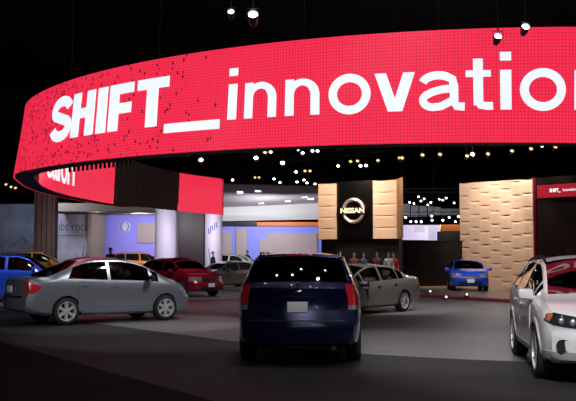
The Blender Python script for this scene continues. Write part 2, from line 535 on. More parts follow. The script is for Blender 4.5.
ver.face('plate_recess', -1, -.30, .30, .76, .93, M['grey_paint'], ver.root, 8, 4, .004)
ver.plate(-1, 0, .84, M['plate'])
ver.face('grille', 1, -.35, .35, .52, .62, M['dark'], ver.root)
ver.face('lower_intake', 1, -.45, .45, .30, .42, M['dark'], ver.root)
emblem(ver.root, ver.T((ver.xr, 0, .99)) + Vector((-.012, 0, 0)), .045, (PI / 2, 0, -PI / 2), M['chrome'])
VS = 1.05; ver.root.scale = (VS, VS, VS)
set_pose(ver, -1, (-5.46, 21.71), rz=math.radians(36.5), k=VS)

# ---- dark blue minivan (centre)
qst = Car(dict(name='minivan', xr=-2.63, xf=2.54, W=1.97, wb=3.15, R=.345, tw=.235, track=1.70, arch=1.1,
    zt=[(-2.63, 1.18), (-2.60, 1.24), (-2.28, 1.67), (-2.22, 1.70), (-1.9, 1.725), (-.5, 1.745), (.3, 1.73), (.75, 1.66), (1.65, 1.14), (1.8, 1.08), (2.2, .96), (2.45, .8), (2.54, .68)],
    zb=[(-2.63, 1.14), (-1.5, 1.13), (0, 1.07), (1.6, .99), (2.2, .84), (2.54, .60)],
    zs=[(-2.63, .36), (-2.4, .29), (-1.9, .24), (0, .22), (2.2, .24), (2.54, .30)],
    w=[(-2.63, .88), (-2.45, .93), (-1.9, .985), (-1, 1), (1, 1), (1.9, .97), (2.4, .9), (2.54, .82)],
    wr=[(-2.63, .85), (-2.45, .77), (-2.25, .70), (-1.5, .72), (.3, .72), (1.0, .78), (1.65, .84), (2.2, .85), (2.54, .8)], fr=.88,
    paint=M['navy_paint'], side_windows=[(-2.2, -1.15), (-1.07, .02), (.12, 1.15), (1.22, 1.42)], windshield=(.6, 1.6), rear_window=(-2.575, -2.26), dash=1.05,
    doors=[(-1.05, .02), (.06, 1.2)], mirror=1.18, spokes=5, seats=[(-1.75, (-.42, .42)), (-.75, (-.42, .42)), (.2, (-.42, .42))],
    glass_side=M['privacy'], glass_front=M['tint'], glass_rear=M['privacy'], kr=.16, mirror_mat=M['dark'], seat_top=1.2,
    br=[(.25, -.02), (.4, .06), (.66, .075), (.72, .06), (.76, .0), (1.1, 0), (1.3, 0)]))
qst.build()
tag(qst.root, 'dark navy minivan seen from behind, in the middle of the floor', 'minivan', 'cars on the show floor')
rt = qst.root
for sg in (-1, 1):
    qst.wrap('tail_lamp', -1, sg, -.10, .20, lambda u: .93, lambda u: 1.245 - .02 * u, M['red_lens'], rt, 10, 8)
    qst.wrap('reversing_lamp', -1, sg, -.10, .20, lambda u: .855, lambda u: .925, M['clear_lens'], rt, 10, 3)
    qst.wrap('headlamp', 1, sg, -.25, .3, .66, .82, M['clear_lens'], rt)
    bm = bmesh.new()
    pts = [(x, sg * .90 * qst.sec(x)[5], qst.top(x, .9).z + (.05 if -1.95 < x < .05 else .0)) for x in (-2.12, -2.0, -1.9, -1.2, -.5, 0, .14)]
    tube(bm, pts, .022, 8)
    for x in (-1.2, -.5):
        tube(bm, [(x, sg * .90 * qst.sec(x)[5], qst.top(x, .9).z - .01), (x, sg * .90 * qst.sec(x)[5], qst.top(x, .9).z + .05)], .016, 8)
    obj('roof_rail', bm, M['chrome'], rt)
bm = bmesh.new()
P = [[Vector((qst.T((-2.27, y, 0)).x + dx, y, 1.70 - .03 * (abs(y) / .63) ** 2 + dz)) for y in [-.63 + .09 * k for k in range(15)]] for dx, dz in ((.12, .0), (.0, .018), (-.10, .012), (-.11, -.03), (.02, -.05))]
gridmesh(bm, P); bmesh.ops.holes_fill(bm, edges=bm.edges, sides=0)
spo = obj('roof_spoiler', bm, M['navy_paint'], rt)
bm = bmesh.new(); box(bm, (qst.T((-2.27, 0, 0)).x - .11, 0, 1.69), (.02, .42, .035), bevel=.006)
obj('high_brake_lamp', bm, M['red_lens'], spo)
qst.plate(-1, 0, .90, M['plate'], 'AUTO SHOW' if False else None, .31, .16)
qst.face('tailgate_garnish', -1, -.27, .27, 1.035, 1.065, M['chrome'], rt, 10, 2, .03, .03)
emblem(rt, qst.T((qst.xr, 0, 1.13)) + Vector((-.02, 0, 0)), .06, (PI / 2, 0, -PI / 2), M['chrome'])
qst.face('bumper_step', -1, -.72, .72, .685, .705, M['dark'], rt, 14, 2, .014)
qst.face('tailgate_seam', -1, -.76, .76, .742, .752, M['black'], rt, 14, 1, .003, .003)
p = qst.T((qst.xr, .62, .90))
textobj('badge_lettering', 'QUEST', .085, M['chrome'], rt, p + Vector((-.02, -.06, .0)), (PI / 2, 0, -PI / 2 - .12), depth=.004)
p = qst.T((qst.xr, -.60, .90))
textobj('badge_lettering', '3.5', .085, M['chrome'], rt, p + Vector((-.02, .03, 0)), (PI / 2, 0, -PI / 2 + .12), depth=.004)
bm = bmesh.new(); tube(bm, [(-2.5, -.1, 1.27), (-2.53, .1, 1.28), (-2.50, .42, 1.31)], .012, 6); box(bm, (-2.58, 0, 1.235), (.06, .08, .05), bevel=.015)
tube(bm, [(-2.58, 0, 1.24), (-2.53, -.1, 1.28)], .011, 6)
obj('rear_wiper', bm, M['black'], rt)
bm = bmesh.new(); tube(bm, [(-2.2, -.55, .30), (-2.72, -.55, .29)], .032, 10)
obj('exhaust_pipe', bm, M['chrome'], rt)
set_pose(qst, -1, (1.06, 14.43), rz=PI / 2 - .064)

# ---- white crossover (right front)
mur = Car(dict(name='crossover_car', xr=-2.42, xf=2.34, W=1.88, wb=2.825, R=.365, tw=.235, track=1.64, arch=1.12,
    zt=[(-2.42, 1.06), (-2.38, 1.13), (-2.2, 1.24), (-1.75, 1.50), (-1.5, 1.59), (-.8, 1.67), (-.15, 1.69), (.25, 1.65), (.55, 1.54), (1.34, 1.14), (1.5, 1.10), (1.9, 1.03), (2.15, .95), (2.28, .85), (2.34, .76)],
    zb=[(-2.42, 1.02), (-1.8, 1.16), (-1, 1.11), (.5, 1.06), (1.3, 1.03), (1.8, .96), (2.15, .86), (2.34, .68)],
    zs=[(-2.42, .40), (-2.2, .32), (-1.6, .26), (0, .25), (1.6, .26), (2.1, .27), (2.34, .33)],
    wr=[(-2.42, .84), (-2.1, .80), (-1.7, .72), (-.8, .70), (.2, .69), (.8, .745), (1.34, .82), (1.8, .86), (2.34, .80)],
    paint=M['white_paint'], side_windows=[(-1.70, -1.1), (-1.03, -.25), (-.14, .85), (.91, 1.08)], windshield=(.28, 1.30), rear_window=(-2.15, -1.55), dash=.75,
    doors=[(-1.0, -.2), (-.17, .95)], mirror=1.0, mirror_out=.10, spokes=6, spoke_w=.22, seats=[(-1.0, (-.4, .4)), (-.1, (-.4, .4))], seat_top=1.2,
    glass_side=M['tint'], glass_front=M['tint'], glass_rear=M['privacy'], kf=.34,
    bf=[(.25, .0), (.4, .05), (.6, .06), (.72, .02), (.8, .03), (1.0, -.03), (1.2, -.04)]))
mur.build()
tag(mur.root, 'white crossover with silver roof rails, cut off by the right edge of the picture', 'car', 'cars on the show floor')
rt = mur.root
for sg in (-1, 1):
    mur.wrap('headlamp', 1, sg, -.46, .24, lambda u: .735 + .09 * u * u, lambda u: .845 + .13 * u - .07 * max(0, u - .7) / .3, M['dark_lens'], rt, 14, 6)
    mur.wrap('turn_lamp', 1, sg, .11, .20, lambda u: .81 + .02 * u, lambda u: .93 - .03 * u, M['amber_lens'], rt, 6, 4, .012)
    f = mur.cont(1, sg)
    for q, z, r in ((-.07, .83, .045), (-.20, .815, .045), (-.33, .80, .035)):
        bm = bmesh.new(); p = f(q, z); bmesh.ops.create_uvsphere(bm, u_segments=14, v_segments=8, radius=r)
        for v in bm.verts: v.co = Vector((v.co.x * .4, v.co.y, v.co.z)) + p + Vector((.004, 0, 0))
        obj('lamp_reflector', bm, M['clear_lens'], rt)
    bm = bmesh.new(); p = f(-.13, .51)
    lathe(bm, [(1e-3, .0), (.075, .0), (.085, .02), (.085, -.03)], 20, 'x', 0, p + Vector((.005, 0, 0)))
    obj('fog_lamp', bm, M['dark'], rt)
    mur.wrap('lower_bumper', 1, sg, -.7, .42, lambda u: .335, lambda u: .435, M['cladding'], rt, 14, 3, .012)
    mur.side('sill_cladding', sg, -.95, .95, .27, .40, M['cladding'], rt, 12, 3, .014)
    for ax in (-1.4125, 1.4125):
        bm = bmesh.new(); n = 26; Rr = .365 * 1.12
        rows = []
        for k in range(n + 1):
            a = PI * (-.06 + 1.12 * k / n)
            row = []
            for rad, do in ((Rr - .005, -.03), (Rr - .005, .016), (Rr + .055, .016), (Rr + .06, -.01)):
                x, z = ax + rad * math.cos(a), .365 + rad * math.sin(a)
                q = mur.T((x, sg * (mur.yside(x, max(z, .3)) + do), z)); row.append(q)
            rows.append(row)
        gridmesh(bm, rows)
        obj('arch_flare', bm, M['cladding'], rt, sharp=60)
    bm = bmesh.new()
    xs_ = (-1.65, -1.5, -1.3, -.8, -.2, .1, .25, .36)
    pts = [(x, sg * .93 * mur.sec(x)[5], mur.top(x, .93).z + (.05 if -1.4 < x < .2 else .01)) for x in xs_]
    tube(bm, pts, .02, 8)
    obj('roof_rail', bm, M['steel'], rt)
    mur.wrap('tail_lamp', -1, sg, -.1, .3, .9, 1.1, M['red_lens'], rt)
mur.face('grille', 1, -.45, .45, .66, .82, M['dark_lens'], rt, 12, 5, .006)
mur.face('lower_intake', 1, -.4, .4, .44, .56, M['dark'], rt, 12, 4)
mur.plate(1, 0, .56, M['plate'])
mur.plate(-1, 0, .85, M['plate'])
emblem(rt, mur.T((mur.xf, 0, .75)) + Vector((.02, 0, 0)), .07, (PI / 2, 0, PI / 2), M['chrome'])
set_pose(mur, -1, (3.93, 15.06), (3.52, 12.26))

# ---- olive grey sedan behind the minivan
ALT = dict(name='sedan_car', xr=-2.47, xf=2.34, W=1.795, wb=2.775, R=.325, track=1.56, arch=1.13,
    zt=[(-2.47, .98), (-2.43, 1.03), (-2.0, 1.08), (-1.85, 1.09), (-1.2, 1.36), (-.8, 1.44), (-.3, 1.475), (.1, 1.465), (.5, 1.37), (1.3, 1.0), (1.5, .95), (1.9, .86), (2.2, .74), (2.34, .62)],
    zb=[(-2.47, .92), (-2.0, 1.02), (-1.4, 1.0), (0, .93), (1.2, .89), (1.8, .8), (2.34, .55)],
    zs=[(-2.47, .36), (-2.2, .26), (-1.6, .2), (0, .18), (1.6, .19), (2.34, .25)],
    wr=SEDAN_WR(-2.47, -1.9, -.95, -.5, .3, 1.3, 2.34), paint=M['bronze_paint'],
    side_windows=[(-1.38, -1.1), (-1.05, -.22), (-.12, .72), (.78, 1.0)], windshield=(.35, 1.25), rear_window=(-1.78, -.9), dash=.62,
    doors=[(-1.02, -.18), (-.14, .85)], mirror=.75, spokes=7, spoke_w=.24, seats=[(-1.05, (-.36, .36)), (-.2, (-.36, .36))],
    glass_side=M['lighttint'], glass_front=M['lighttint'], glass_rear=M['lighttint'], seat_mat=M['seat_tan'], handle_mat=M['chrome'])
alt = Car(ALT); alt.build()
tag(alt.root, 'olive grey sedan partly hidden behind the right side of the dark blue minivan', 'car', 'cars on the show floor')
for sg in (-1, 1):
    alt.wrap('tail_lamp', -1, sg, -.25, .28, lambda u: .72 + .05 * u, lambda u: .94, M['amber_lens'], alt.root)
    alt.wrap('headlamp', 1, sg, -.3, .3, .56, .70, M['clear_lens'], alt.root)
alt.face('grille', 1, -.4, .4, .48, .58, M['dark'], alt.root)
alt.plate(-1, 0, .78, M['plate']); alt.plate(1, 0, .42, M['plate'])
set_pose(alt, 1, (3.49, 27.11), rz=PI + math.radians(50))

def simple_lamps(c, hz=(.62, .80), tz=(.75, .98), grille=(.58, .72), dark=False):
    for sg in (-1, 1):
        c.wrap('headlamp', 1, sg, -.30, .26, hz[0], hz[1], M['clear_lens'], c.root)
        c.wrap('tail_lamp', -1, sg, -.12, .22, tz[0], tz[1], M['red_lens'], c.root)
    c.face('grille', 1, -.36, .36, grille[0], grille[1], M['dark'], c.root)
    c.face('lower_intake', 1, -.5, .5, .32, .44, M['dark'], c.root)

# ---- red crossover
ROG = dict(name='crossover_car', xr=-2.33, xf=2.30, W=1.80, wb=2.69, R=.35, track=1.56, arch=1.12,
    zt=[(-2.33, 1.0), (-2.28, 1.1), (-1.9, 1.42), (-1.6, 1.55), (-.8, 1.65), (-.1, 1.66), (.3, 1.60), (1.15, 1.13), (1.4, 1.08), (1.8, 1.0), (2.15, .88), (2.30, .74)],
    zb=[(-2.33, .96), (-1.6, 1.12), (0, 1.03), (1.1, 1.0), (1.8, .90), (2.30, .66)],
    zs=[(-2.33, .40), (-2.0, .28), (0, .24), (2.0, .25), (2.30, .31)],
    wr=[(-2.33, .84), (-1.8, .75), (-.8, .71), (.2, .70), (.7, .76), (1.15, .82), (1.7, .86), (2.30, .80)], paint=M['red_paint'],
    side_windows=[(-1.75, -1.1), (-1.03, -.2), (-.1, .72), (.78, .94)], windshield=(.25, 1.12), rear_window=(-2.15, -1.7), dash=.5,
    doors=[(-1.0, -.15), (-.12, .85)], mirror=.72, spokes=5, spoke_w=.3, seats=[(-.95, (-.36, .36)), (-.1, (-.36, .36))],
    glass_side=M['tint'], glass_front=M['tint'], glass_rear=M['privacy'])
rog = Car(ROG); rog.build(); simple_lamps(rog, (.66, .86), (.8, 1.05), (.62, .78))
rog.plate(1, 0, .50, M['plate']); rog.plate(-1, 0, .8, M['plate'])
emblem(rog.root, rog.T((rog.xf, 0, .70)) + Vector((.02, 0, 0)), .06, (PI / 2, 0, PI / 2), M['chrome'])
tag(rog.root, 'red crossover turned towards the camera, just beyond the nose of the grey silver sedan', 'car', 'cars on the show floor')
h = math.atan2(-.76, .65); R3 = Matrix.Rotation(h, 3, 'Z')
rog.root.rotation_euler = (0, 0, h)
rog.root.location = Vector((-4.44, 37.02, 0)) - R3 @ Vector((1.345, -.78, 0))

# ---- blue hatchback on the platform, facing the camera
def hatch(name, paint, **kw):
    d = dict(name=name, xr=-2.1, xf=2.12, W=1.70, wb=2.6, R=.315, track=1.48, arch=1.14,
        zt=[(-2.1, .98), (-2.06, 1.06), (-1.85, 1.36), (-1.65, 1.47), (-.8, 1.54), (0, 1.55), (.35, 1.50), (1.25, 1.05), (1.5, 1.0), (1.85, .9), (2.05, .78), (2.12, .66)],
        zb=[(-2.1, .94), (-1.5, 1.04), (0, .96), (1.2, .94), (1.7, .84), (2.12, .58)],
        zs=[(-2.1, .36), (-1.8, .24), (0, .2), (1.9, .21), (2.12, .27)],
        wr=[(-2.1, .84), (-1.7, .75), (-.8, .71), (.2, .70), (.7, .76), (1.25, .82), (1.7, .86), (2.12, .80)], paint=paint,
        side_windows=[(-1.7, -1.1), (-1.03, -.2), (-.1, .78)], windshield=(.33, 1.2), rear_window=(-1.98, -1.7), dash=.6,
        doors=[(-1.0, -.15), (-.12, .88)], mirror=.8, spokes=6, spoke_w=.3, seats=[(-.95, (-.34, .34)), (-.1, (-.34, .34))],
        glass_side=M['tint'], glass_front=M['tint'], glass_rear=M['tint'])
    d.update(kw); return Car(d)
sen = hatch('hatchback_car', M['blue_paint'], zt=[(-2.1, .96), (-2.06, 1.02), (-1.85, 1.26), (-1.65, 1.37), (-.8, 1.44), (0, 1.45), (.35, 1.40), (1.25, 1.0), (1.5, .95), (1.85, .86), (2.05, .75), (2.12, .64)], zb=[(-2.1, .90), (-1.5, .98), (0, .91), (1.2, .89), (1.7, .80), (2.12, .56)], W=1.76); sen.build(); simple_lamps(sen)
sen.plate(1, 0, .46, M['plate']); sen.plate(-1, 0, .78, M['plate'])
tag(sen.root, 'bright blue hatchback facing the camera on the platform before the wooden wall', 'car', 'cars on the show floor')
PLZ = .12
sen.root.location = (8.55, 42.2, PLZ); sen.root.rotation_euler = (0, 0, -PI / 2 - .12)

# ---- blue tall wagon behind the grey sedan
bwg = hatch('wagon_car', M['blue_paint'], zt=[(-2.1, 1.1), (-2.06, 1.2), (-1.95, 1.6), (-1.8, 1.72), (-.8, 1.78), (.2, 1.78), (.55, 1.70), (1.3, 1.18), (1.6, 1.12), (1.95, 1.0), (2.12, .8)],
    zb=[(-2.1, 1.06), (-1.5, 1.2), (0, 1.16), (1.2, 1.12), (1.8, 1.0), (2.12, .7)], windshield=(.5, 1.26), side_windows=[(-1.8, -1.15), (-1.05, -.15), (-.05, .9)], dash=.75, mirror=.9)
bwg.build(); simple_lamps(bwg)
tag(bwg.root, 'bright blue tall wagon behind the tail of the grey silver sedan at the left edge', 'car', 'cars on the show floor')
bwg.root.location = (-10.25, 33.0, 0); bwg.root.rotation_euler = (0, 0, .08)

# ---- red hatchback behind the grey sedan (roof shows)
red = hatch('hatchback_car', M['red_paint'], zt=[(-2.1, 1.05), (-2.06, 1.12), (-1.85, 1.46), (-1.65, 1.6), (-.8, 1.67), (0, 1.68), (.35, 1.62), (1.25, 1.1), (1.5, 1.04), (1.85, .92), (2.05, .8), (2.12, .66)])
red.build(); simple_lamps(red)
tag(red.root, 'red hatchback hidden behind the grey silver sedan, only its roof showing', 'car', 'cars on the show floor')
red.root.location = (-6.55, 29.2, 0); red.root.rotation_euler = (0, 0, PI / 2 + .1)

# ---- far cars
PODZ = .45
dkc = Car({**ALT, 'name': 'sedan_car', 'paint': M['grey_paint'], 'seat_mat': M['seat_dark'], 'glass_side': M['tint']}); dkc.build(False); simple_lamps(dkc, (.55, .70), (.72, .92), (.46, .56))
tag(dkc.root, 'dark grey low sedan beyond the red crossover, left of the minivan', 'car', 'cars on the show floor')
dkc.root.location = (-3.35, 49.0, 0); dkc.root.rotation_euler = (0, 0, PI + .75)
ora = hatch('hatchback_car', M['orange_paint']); ora.build(False); simple_lamps(ora)
tag(ora.root, 'orange hatchback far off in front of the lavender wall', 'car', 'cars at the far stands')
ora.root.location = at(140, 257, 57).xy.to_3d() + Vector((0, 0, PODZ)); ora.root.rotation_euler = (0, 0, .35)
yel = hatch('wagon_car', M['yellow_paint'], zt=bwg.sp['zt'], zb=bwg.sp['zb'], windshield=(.5, 1.26), side_windows=[(-1.8, -1.15), (-1.05, -.15), (-.05, .9)], mirror=.9); yel.build(False); simple_lamps(yel)
tag(yel.root, 'yellow orange wagon beyond the blue wagon at the far left, roof showing', 'car', 'cars at the far stands')
yel.root.location = at(36, 257, 50).xy.to_3d() + Vector((0, 0, .22)); yel.root.rotation_euler = (0, 0, .1)
whi = hatch('hatchback_car', M['white_paint']); whi.build(False); simple_lamps(whi)
tag(whi.root, 'white hatchback far off behind the dark grey low sedan', 'car', 'cars at the far stands')
whi.root.location = at(236, 257, 56).xy.to_3d() + Vector((0, 0, .32)); whi.root.rotation_euler = (0, 0, -.4)

# ------------------------------------------------------------------ the hall
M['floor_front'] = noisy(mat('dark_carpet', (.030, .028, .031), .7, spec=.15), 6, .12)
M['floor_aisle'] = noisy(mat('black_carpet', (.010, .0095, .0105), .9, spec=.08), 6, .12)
M['floor_show'] = noisy(mat('grey_show_floor', (.150, .134, .146), .5), 1.2, .10)
M['hall'] = mat('hall_black', (.004, .004, .0045), .9, spec=.1)
M['red_edge'] = mat('red_edge', (.42, .10, .11), .5)
M['plat'] = noisy(mat('platform_top', (.20, .15, .13), .3), 2, .1)

bX = [(-45, 55), (-30, 48), (-16, 36), (-9.4, 28.2), (-6.5, 24.4), (-3.98, 21.2), (-1.85, 18.5), (-.94, 17.4), (1.24, 15.3), (3.78, 14.1), (8, 13.2), (45, 13)]
bf_ = pchip(bX)
xs = [-45 + .75 * k for k in range(121)]
def strip(name, lo, hi, m):
    bm = bmesh.new()
    gridmesh(bm, [[(x, lo(x), 0), (x, hi(x), 0)] for x in xs])
    return struct(name, bm, m, recalc=False)
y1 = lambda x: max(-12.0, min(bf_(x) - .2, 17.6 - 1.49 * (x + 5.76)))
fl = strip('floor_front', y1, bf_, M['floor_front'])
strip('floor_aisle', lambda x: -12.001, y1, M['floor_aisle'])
strip('floor', bf_, lambda x: 100.0, M['floor_show'])
bm = bmesh.new(); box(bm, (0, 44, 13.1), (90, 112, .2)); struct('ceiling', bm, M['hall'])
bm = bmesh.new(); box(bm, (0, 100.1, 6.5), (90, .2, 13)); struct('wall_back', bm, M['hall'])
bm = bmesh.new(); box(bm, (-45.1, 44, 6.5), (.2, 112, 13)); struct('wall_left', bm, M['hall'])
bm = bmesh.new(); box(bm, (45.1, 44, 6.5), (.2, 112, 13)); struct('wall_right', bm, M['hall'])
bm = bmesh.new(); box(bm, (0, -12.1, 6.5), (90, .2, 13)); struct('wall_front', bm, M['hall'])

# low platform in front of the tower and the wooden wall
edge = [(-.5, 44.5), (1.5, 42.2), (3.2, 39.6), (5.44, 36.8), (6.8, 34.5), (8.16, 32.3), (10.5, 30.0), (14, 27.5), (19, 26), (24, 26)]
plan = edge + [(24, 58), (-.5, 58)]
bm = bmesh.new(); prism(bm, plan, -.02, PLZ); struct('platform', bm, M['plat'], smooth=False)
bm = bmesh.new()
rows = []
for i, (x, y) in enumerate(edge):
    rows.append([(x - .03, y - .03, .0), (x - .05, y - .05, .06), (x - .03, y - .03, PLZ + .01), (x + .22, y + .22, PLZ + .012)])
gridmesh(bm, rows); struct('trim_1', bm, M['red_edge'], sharp=60)

# ------------------------------------------------------------------ the LED ring
ZB, ZT = HC + 2.08, HC + 4.16
Lc = (3.91, 28.43, 12.57)
bot = []
for k in range(43):
    a = math.radians(-10 - 136 * k / 42)
    bot.append((Lc[0] + Lc[2] * math.cos(a), Lc[1] + Lc[2] * math.sin(a)))
bot += [(-7.02, 22.6), (-7.38, 24.2), (-7.7, 26.0), (-7.85, 28.0), (-7.85, 29.6), (-7.7, 31.2), (-7.5, 33), (-7.2, 34.7), (-6.6, 36.6), (-5.9, 38.3), (-5.45, 39.5), (-4.8, 41.0), (-4.1, 42.6), (-3.62, 43.6)]
lean = pchip([(-7, -.06), (-4.1, -.04), (-2.4, .02), (-1.13, .07), (.2, .03), (2.8, .0), (5, 0)])
topp = []
for k, (x, y) in enumerate(bot):
    if k < 43:
        X = x + lean(x); q = 13.59 ** 2 - (X - 5.256) ** 2
        Yt = 29.34 - math.sqrt(max(q, .1)) if x < 9 else y
        topp.append((X, Yt))
    else:
        t = clamp((y - 22.6) / 3.6)
        topp.append((x - .08 * (1 - t), y + 1.05 * (1 - t)))
# smooth the join
for _ in range(1):
    topp = [topp[0]] + [tuple(.25 * a + .5 * b + .25 * c for a, b, c in zip(topp[i - 1], topp[i], topp[i + 1])) for i in range(1, len(topp) - 1)] + [topp[-1]]
acc = [0.0]
for a, b in zip(bot, bot[1:]): acc.append(acc[-1] + math.dist(a, b))
fbx, fby = pchip(list(zip(acc, [p[0] for p in bot]))), pchip(list(zip(acc, [p[1] for p in bot])))
ftx, fty = pchip(list(zip(acc, [p[0] for p in topp]))), pchip(list(zip(acc, [p[1] for p in topp])))
STOT = acc[-1]
fht = pchip([(0, ZT), (STOT - 12, ZT), (STOT - 5, ZT - .3), (STOT, ZT - .24)])
def ring(s, v, off=0.0):
    b = Vector((fbx(s), fby(s), ZB)); t = Vector((ftx(s), fty(s), fht(s)))
    e = .02; d = Vector((fbx(s + e) - fbx(s - e), fby(s + e) - fby(s - e), 0))
    if d.length < 1e-6: d = Vector((fbx(STOT) - fbx(STOT - .1), fby(STOT) - fby(STOT - .1), 0))
    n = Vector((d.y, -d.x, 0)).normalized()          # outward, towards the viewer in front
    mid = Vector((4, 30, 0)) - b
    if n.dot(Vector((mid.x, mid.y, 0))) > 0: n = -n
    return b.lerp(t, v) + n * off

def s_at(px, v, lo=None, hi=None):
    """arc length on the near outer face that is seen at pixel column px"""
    def col(s):
        p = ring(s, v, .066) - Vector((0, 0, HC)); c = p.y * math.cos(PITCH) + p.z * math.sin(PITCH)
        return CX + FOC * p.x / c
    lo, hi = 0.0, acc[44]
    for _ in range(40):
        m = (lo + hi) / 2
        if col(m) > px: lo = m
        else: hi = m
    return (lo + hi) / 2

def led(name, col, strength, dead):
    m = bpy.data.materials.new(name); m.use_nodes = True
    nt = m.node_tree; b = nt.nodes['Principled BSDF']; L = nt.links.new
    b.inputs['Base Color'].default_value = (.02, .005, .006, 1); b.inputs['Roughness'].default_value = .3; b.inputs['Specular IOR Level'].default_value = .25
    uv = nt.nodes.new('ShaderNodeUVMap')
    sep = nt.nodes.new('ShaderNodeSeparateXYZ'); L(uv.outputs[0], sep.inputs[0])
    def node(op, a, bb=None):
        n = nt.nodes.new('ShaderNodeMath'); n.operation = op
        for i, q in enumerate((a, bb)):
            if q is None: continue
            if isinstance(q, (int, float)): n.inputs[i].default_value = q
            else: L(q, n.inputs[i])
        return n.outputs[0]
    pitch = .062
    gx = node('ABSOLUTE', node('SUBTRACT', node('FRACT', node('DIVIDE', sep.outputs[0], pitch)), .5))
    gy = node('ABSOLUTE', node('SUBTRACT', node('FRACT', node('DIVIDE', sep.outputs[1], pitch)), .5))
    gap = node('GREATER_THAN', node('MAXIMUM', gx, gy), .40)
    vo = nt.nodes.new('ShaderNodeTexVoronoi'); mp = nt.nodes.new('ShaderNodeMapping')
    mp.inputs['Scale'].default_value = (15.0, 10.0, 1); L(uv.outputs[0], mp.inputs[0]); L(mp.outputs[0], vo.inputs['Vector'])
    vo.inputs['Scale'].default_value = 1.0
    cs = nt.nodes.new('ShaderNodeSeparateColor'); L(vo.outputs['Color'], cs.inputs[0])
    # failed modules gather towards one end of the strip (a property of the screen)
    fal = nt.nodes.new('ShaderNodeMapRange'); fal.inputs[1].default_value = dead[0]; fal.inputs[2].default_value = dead[1]
    fal.inputs[3].default_value = 0; fal.inputs[4].default_value = dead[2]; L(sep.outputs[0], fal.inputs[0])
    isd = node('MULTIPLY', node('LESS_THAN', cs.outputs[0], fal.outputs[0]), node('LESS_THAN', vo.outputs['Distance'], .42))
    k = node('MULTIPLY', node('SUBTRACT', 1.0, node('MULTIPLY', gap, .38)), node('SUBTRACT', 1.0, node('MULTIPLY', isd, .72)))
    b.inputs['Emission Color'].default_value = (*col, 1)
    L(node('MULTIPLY', k, strength), b.inputs['Emission Strength'])
    return m

def uvgrid(bm, P, UV, mi=0):
    lay = bm.loops.layers.uv.verify()
    V = [[bm.verts.new(p) for p in row] for row in P]
    for i in range(len(V) - 1):
        for j in range(len(V[0]) - 1):
            ids = ((i, j), (i, j + 1), (i + 1, j + 1), (i + 1, j))
            f = bm.faces.new([V[a][b] for a, b in ids]); f.material_index = mi
            for l, (a, b) in zip(f.loops, ids): l[lay].uv = UV[a][b]

S_IN0 = None
dead_s = s_at(60, .5)
M['led'] = led('led_red', (1.0, .030, .085), 1.02, (dead_s - 5, dead_s + 2, .5))
M['led_in'] = led('led_red_inner', (1.0, .030, .085), .98, (STOT - 13.5, STOT - 18, .25))
M['led_white'] = mat('led_white', (.3, .3, .3), .3, emit=(.86, .93, 1.0), estr=1.0)
M['frame'] = mat('screen_frame', (.01, .01, .011), .6)

root = empty('screen_ring', ring(s_at(288, .5), 0))
tag(root, 'huge hanging curved red display band with white lettering above the cars', 'screen')
inv = Matrix.Translation(-root.location)
def ringobj(name, bm, m, par=root, **k):
    o = obj(name, bm, m, None, **k); o.data.transform(inv if True else inv); o.parent = par; return o
N = 150
SL = acc[45] + 4.2                                    # outer face runs a little round the left end
def skin(bm, s0, s1, n, v0, v1, nv, off, mi=0):
    P, UV = [], []
    for i in range(n + 1):
        s = s0 + (s1 - s0) * i / n
        P.append([ring(s, v0 + (v1 - v0) * j / nv, off) for j in range(nv + 1)])
        UV.append([(s, (v0 + (v1 - v0) * j / nv) * 2.08) for j in range(nv + 1)])
    uvgrid(bm, P, UV, mi)
bm = bmesh.new(); skin(bm, 0, SL + 6, N, -.004, 1.004, 4, .06)
ringobj('outer_screen', bm, M['led'], sharp=0)
# frame: closed strip with the real thickness of the band
TH = .48
S_A = acc[47]                                          # inner picture starts just behind the left end
bm = bmesh.new()
P = []
for i in range(N + 1):
    s = (SL + 6) * i / N
    P.append([ring(s, -.004, .021), ring(s, 1.004, .021), ring(s, 1.004, -TH + .03), ring(s, -.004, -TH + .03)])
gridmesh(bm, P, closed=True)
ringobj('screen_frame', bm, M['frame'], sharp=50)
def s_in(px, v=0.0):
    """arc length on the far inner face seen at column px"""
    def col(s):
        p = ring(s, v, -TH) - Vector((0, 0, HC)); c = p.y * math.cos(PITCH) + p.z * math.sin(PITCH)
        return CX + FOC * p.x / c
    lo, hi = acc[43], STOT
    for _ in range(40):
        m = (lo + hi) / 2
        if col(m) < px: lo = m
        else: hi = m
    return (lo + hi) / 2
sa, sb, sc, sd = acc[44], s_in(113.5), s_in(178), STOT
bm = bmesh.new(); skin(bm, sa, sb, 40, 0, .99, 3, -TH); ringobj('inner_screen', bm, M['led_in'], sharp=0)
bm = bmesh.new(); skin(bm, sc, sd - .12, 20, 0, .97, 3, -TH); ringobj('inner_screen', bm, M['led_in'], sharp=0)
bm = bmesh.new()
for (a, b) in ((SL + 6, STOT),):
    P = []
    for i in range(41):
        s = a + (b - a) * i / 40
        P.append([ring(s, .93, -TH + .1), ring(s, 1.0, -TH + .1), ring(s, 1.0, -TH + .2), ring(s, .93, -TH + .2)])
    gridmesh(bm, P, closed=True)
ringobj('upper_rail', bm, M['frame'])
M['strand'] = mat('led_strand_off', (.035, .012, .016), .5)
M['strand_lit'] = mat('led_strand_on', (.1, .02, .03), .4, emit=(1.0, .03, .085), estr=.35)
ns = 34
